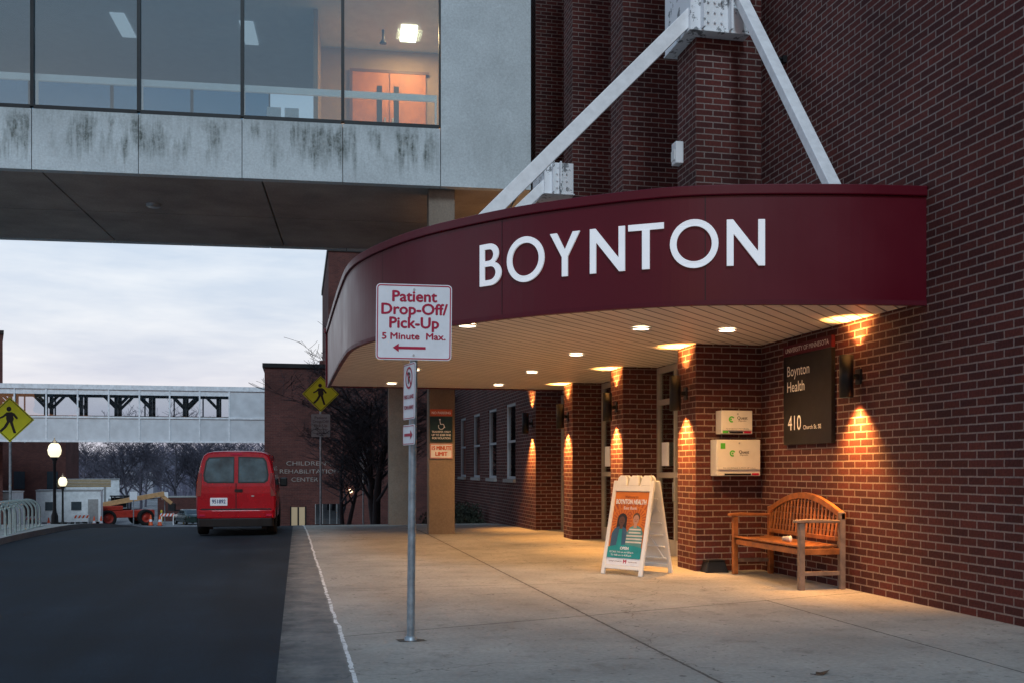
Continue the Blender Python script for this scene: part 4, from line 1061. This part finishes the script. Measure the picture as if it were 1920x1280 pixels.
# ------------------------------------------------------------ vegetation
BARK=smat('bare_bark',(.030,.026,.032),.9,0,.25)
BARKF=smat('far_bark_haze',(.085,.08,.105),.95,0,.25)  # bark of the far trees, distance haze put into its colour
def bare(seed,H,spread,thin=1.0,levels=4,multi=1,low=.2):
    rnd=random.Random(seed); tr=MB(); cr=MB()
    def br(p,d,L,r,lev):
        n=3 if lev>=2 else 5
        pts=[p];rs=[r];q=p.copy();dd=d.copy()
        for k in range(n):
            dd=(dd+Vector((rnd.uniform(-1,1),rnd.uniform(-1,1),rnd.uniform(-.5,.9)))*.17).normalized()
            q=q+dd*L/n; pts.append(q.copy()); rs.append(max(.0035*thin,r*(1-(k+1)/n*.75)))
        (tr if lev==0 else cr).tube(pts,rs,7 if lev==0 else (5 if lev==1 else 3),cap=False)
        if lev>=levels: return
        nc=(9,6,5,4,3)[lev]
        for k in range(nc):
            t=rnd.uniform(low if lev==0 else .2,1.0); i=min(n-1,int(t*n)); f=t*n-i
            s=pts[i].lerp(pts[i+1],f); rr_=rs[i]*.6
            ang=rnd.uniform(0,2*math.pi); side=Vector((math.cos(ang),math.sin(ang),rnd.uniform(-.1,.5)))
            nd_=(dd*.55+side*spread).normalized()
            br(s,nd_,L*rnd.uniform(.42,.68),max(rr_,.004*thin),lev+1)
    for k in range(multi):
        a=rnd.uniform(0,6.28); d=Vector((math.cos(a)*.25,math.sin(a)*.25,1)).normalized() if multi>1 else Vector((0,0,1))
        br(Vector((math.cos(a)*.12*(multi>1),math.sin(a)*.12*(multi>1),-.1)),d,H*.62,H*.017,0)
    return tr,cr
def tree(loc,seed,H,spread,mat,lab,thin=1,levels=4,multi=1,low=.25,group=None):
    t=thing('bare_tree',lab,'tree',loc,group=group); tr,cr=bare(seed,H,spread,thin,levels,multi,low)
    part(t,'trunk',tr,mat); part(t,'crown',cr,mat); return t
tree((2.75,36.5,zt(36.5)),3,7.4,.95,BARK,'bare multi-stemmed tree with fine dark twigs beside the pavement',2.0,4,3,.12)
tree((1.85,42,zt(42)),5,6.0,.9,BARK,'bare tree with fine dark twigs before the brick building',2.0,4,2,.15)
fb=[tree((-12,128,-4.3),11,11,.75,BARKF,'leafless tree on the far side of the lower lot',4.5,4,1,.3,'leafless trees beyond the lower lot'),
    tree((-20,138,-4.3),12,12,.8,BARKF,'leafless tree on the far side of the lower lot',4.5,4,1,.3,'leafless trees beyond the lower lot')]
rnd=random.Random(5)
for k in range(14):
    y=rnd.uniform(118,175); pxl=155+26*k+rnd.uniform(-9,9); x=(pxl-560)*(y*.97)/1942
    dup(fb[k%2],(x,y,-4.3),rnd.uniform(0,6),rnd.uniform(.8,1.15))
m=MB(); rnd=random.Random(9)
for k in range(5200):
    y=rnd.uniform(200,380); x=rnd.uniform(-y*.42,y*.12); h=rnd.uniform(9,16)*(.75+.25*math.sin(x*.07+y*.03))
    zz=-4.3+max(0,(y-220)*.022); lx=rnd.uniform(-1.6,1.6)
    m.add([(x-.10,y,zz),(x+.10,y,zz),(x+lx,y,zz+h)],[(0,1,2)])
    for j in range(5):
        z1=zz+h*rnd.uniform(.25,.8); dx=rnd.uniform(-2.4,2.4); m.add([(x,y,z1),(x+.09,y,z1+.25),(x+dx,y+rnd.uniform(-1,1),z1+abs(dx)*rnd.uniform(.4,1.4)+.5)],[(0,1,2)])
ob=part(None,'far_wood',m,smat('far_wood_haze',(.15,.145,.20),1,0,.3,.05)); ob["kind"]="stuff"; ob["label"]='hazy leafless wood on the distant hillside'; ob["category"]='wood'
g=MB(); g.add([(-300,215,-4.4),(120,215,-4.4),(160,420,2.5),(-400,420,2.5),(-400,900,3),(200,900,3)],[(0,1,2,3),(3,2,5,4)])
hl=struct('hill',g,smat('hill_haze',(.10,.095,.125),1,0,.3,.05))  # hill colour is shifted to purple grey to imitate haze
HS=smat('house_siding',(.36,.37,.42),.8)
for x,y in ((-31,205),(-26,240)):
    t=thing('house','pale two-storey house among leafless trees','house',(x,y,-4.0),group='distant houses among trees')
    m=MB(); m.box(-4,4,-3,3,0,5.2); part(t,'wall',m,HS)
    m=MB(); m.add([(-4.4,-3.4,5.2),(4.4,-3.4,5.2),(4.4,3.4,5.2),(-4.4,3.4,5.2),(-4.4,0,8),(4.4,0,8)],[(0,1,5,4),(2,3,4,5),(1,2,5),(3,0,4)]); part(t,'roof',m,smat('roof_grey',(.12,.12,.15),.9))
    for wx in (-2,0.8):
        m=MB(); m.box(wx,wx+1,-3.08,-3.01,3.2,4.5); part(t,'window',m,CARG)
LEAF=smat('yew_foliage',(.03,.038,.026),.8,0,.5,3)
def shrub(loc,r,h,seed,lab,mat):
    t=thing('shrub',lab,'shrub',loc,group='shrubs along the brick wall'); rnd=random.Random(seed); m=MB()
    for k in range(1500):
        a=rnd.uniform(0,6.28); e=math.asin(rnd.uniform(0,1)); q=rnd.uniform(.6,1.05)*(1+.22*math.sin(3*a+seed)+.15*math.sin(5*e+seed))
        c=Vector((math.cos(a)*math.cos(e)*r*q,math.sin(a)*math.cos(e)*r*q,math.sin(e)*h*q))
        u=Vector((rnd.uniform(-1,1),rnd.uniform(-1,1),rnd.uniform(-1,1))).normalized()*.035; v=Vector((rnd.uniform(-1,1),rnd.uniform(-1,1),rnd.uniform(0,1.5))).normalized()*.07
        m.add([c-u,c+u,c+v],[(0,1,2)])
    part(t,'foliage',m,mat)
    m=MB()
    for k in range(5): m.tube([(0,0,-.1),(rnd.uniform(-.6,.6)*r,rnd.uniform(-.6,.6)*r,h*.7)],.02,4)
    part(t,'stem',m,BARK)
for k,(y,r,h) in enumerate(((30,.45,.5),(32.0,.5,.6),(34.5,.5,.65),(36.8,.5,.6))):
    shrub((4.95,y,zt(y)),r,h,k+3,'low dark evergreen shrub against the brick wall',LEAF)
t=thing('fallen_leaf','dry curled brown leaf lying on the concrete sidewalk','leaf',(3.62,6.55,0),rz=R(30))
m=MB(); m.add([(-.09,0,.012),(-.04,.03,.02),(.03,.035,.006),(.10,0,.02),(.03,-.03,.025),(-.03,-.028,.004),(0,0,.002)],[(0,1,6),(1,2,6),(2,3,6),(3,4,6),(4,5,6),(5,0,6)]); part(t,'blade',m,smat('dry_leaf',(.09,.055,.035),.8))
m=MB(); m.tube([(-.09,0,.012),(-.14,.01,.02)],.003,5); part(t,'stem',m,BARK)

# ------------------------------------------------------------ world, sun, camera
wd=bpy.data.worlds.new('World'); sc.world=wd; wd.use_nodes=True; nt=wd.node_tree
for n in list(nt.nodes): nt.nodes.remove(n)
out=nt.nodes.new('ShaderNodeOutputWorld')
sky=nt.nodes.new('ShaderNodeTexSky'); sky.sky_type='NISHITA'; sky.sun_disc=False; sky.sun_elevation=R(3); sky.sun_rotation=R(200); sky.air_density=1.5; sky.dust_density=2
b1=nd(nt,'ShaderNodeBackground',{0:sky.outputs[0],1:.05})
tc=nt.nodes.new('ShaderNodeTexCoord'); V=tc.outputs['Generated']
sp=nd(nt,'ShaderNodeSeparateXYZ',{0:V})
el=sp.outputs[2]
ze=ma(nt,'ADD',ma(nt,'MAXIMUM',el,0),.10)
cv=nd(nt,'ShaderNodeCombineXYZ',{0:ma(nt,'DIVIDE',sp.outputs[0],ze),1:ma(nt,'MULTIPLY',ma(nt,'DIVIDE',sp.outputs[1],ze),.9),2:0.0}).outputs[0]
cl_=rng(nt,noise(nt,cv,.75,5,.55),.36,.66,0,1)
cl2=rng(nt,noise(nt,nd(nt,'ShaderNodeMapping',{0:V,3:(3,3,16)}).outputs[0],1.3,5,.6),.38,.66,0,1)
cc=ma(nt,'ADD',ma(nt,'MULTIPLY',cl_,.5),ma(nt,'MULTIPLY',cl2,.5))
grad=nt.nodes.new('ShaderNodeValToRGB'); nt.links.new(el,grad.inputs[0])
E=grad.color_ramp.elements; E[0].position=0; E[0].color=(.58,.58,.70,1); E[1].position=1; E[1].color=(.09,.17,.32,1)
for p_,c in ((.06,(.60,.65,.82)),(.14,(.55,.66,.86)),(.22,(.50,.64,.86)),(.40,(.20,.33,.54))):
    e=E.new(p_); e.color=c4(c)
gc=nt.nodes.new('ShaderNodeValToRGB'); nt.links.new(el,gc.inputs[0])
E=gc.color_ramp.elements; E[0].position=0; E[0].color=(.76,.76,.86,1); E[1].position=1; E[1].color=(.22,.32,.48,1)
e=E.new(.10); e.color=(1.0,1.02,1.08,1); e=E.new(.22); e.color=(.92,.97,1.06,1); e=E.new(.4); e.color=(.38,.50,.68,1)
col=mx(nt,cc,grad.outputs[0],gc.outputs[0])
# low sky behind the camera, out of view, is darkened to dim reflections
dark=ma(nt,'MULTIPLY',rng(nt,sp.outputs[1],.05,-.45,0,1),rng(nt,el,.45,.65,1,0))
col=mx(nt,ma(nt,'MULTIPLY',dark,.74),col,(.13,.20,.29))
b2=nd(nt,'ShaderNodeBackground',{0:col,1:.92})
ad=nd(nt,'ShaderNodeAddShader',{0:b1.outputs[0],1:b2.outputs[0]}); nt.links.new(ad.outputs[0],out.inputs[0])
sun=bpy.data.lights.new('sun','SUN'); sun.energy=1.3; sun.angle=R(14); sun.color=(.68,.87,1)
so=bpy.data.objects.new('sun',sun); d=Vector((.06,1.0,-.82)); so.rotation_euler=d.to_track_quat('-Z','Y').to_euler(); COL.objects.link(so)

cam=bpy.data.cameras.new('camera'); cam.sensor_width=36; cam.lens=1900*36/1920; cam.shift_y=238/1920; cam.clip_end=5000; cam.clip_start=.05
co=bpy.data.objects.new('camera',cam); co.location=(0,0,1.45); co.rotation_euler=(R(90),0,-math.atan(400/1900)); COL.objects.link(co)
sc.camera=co
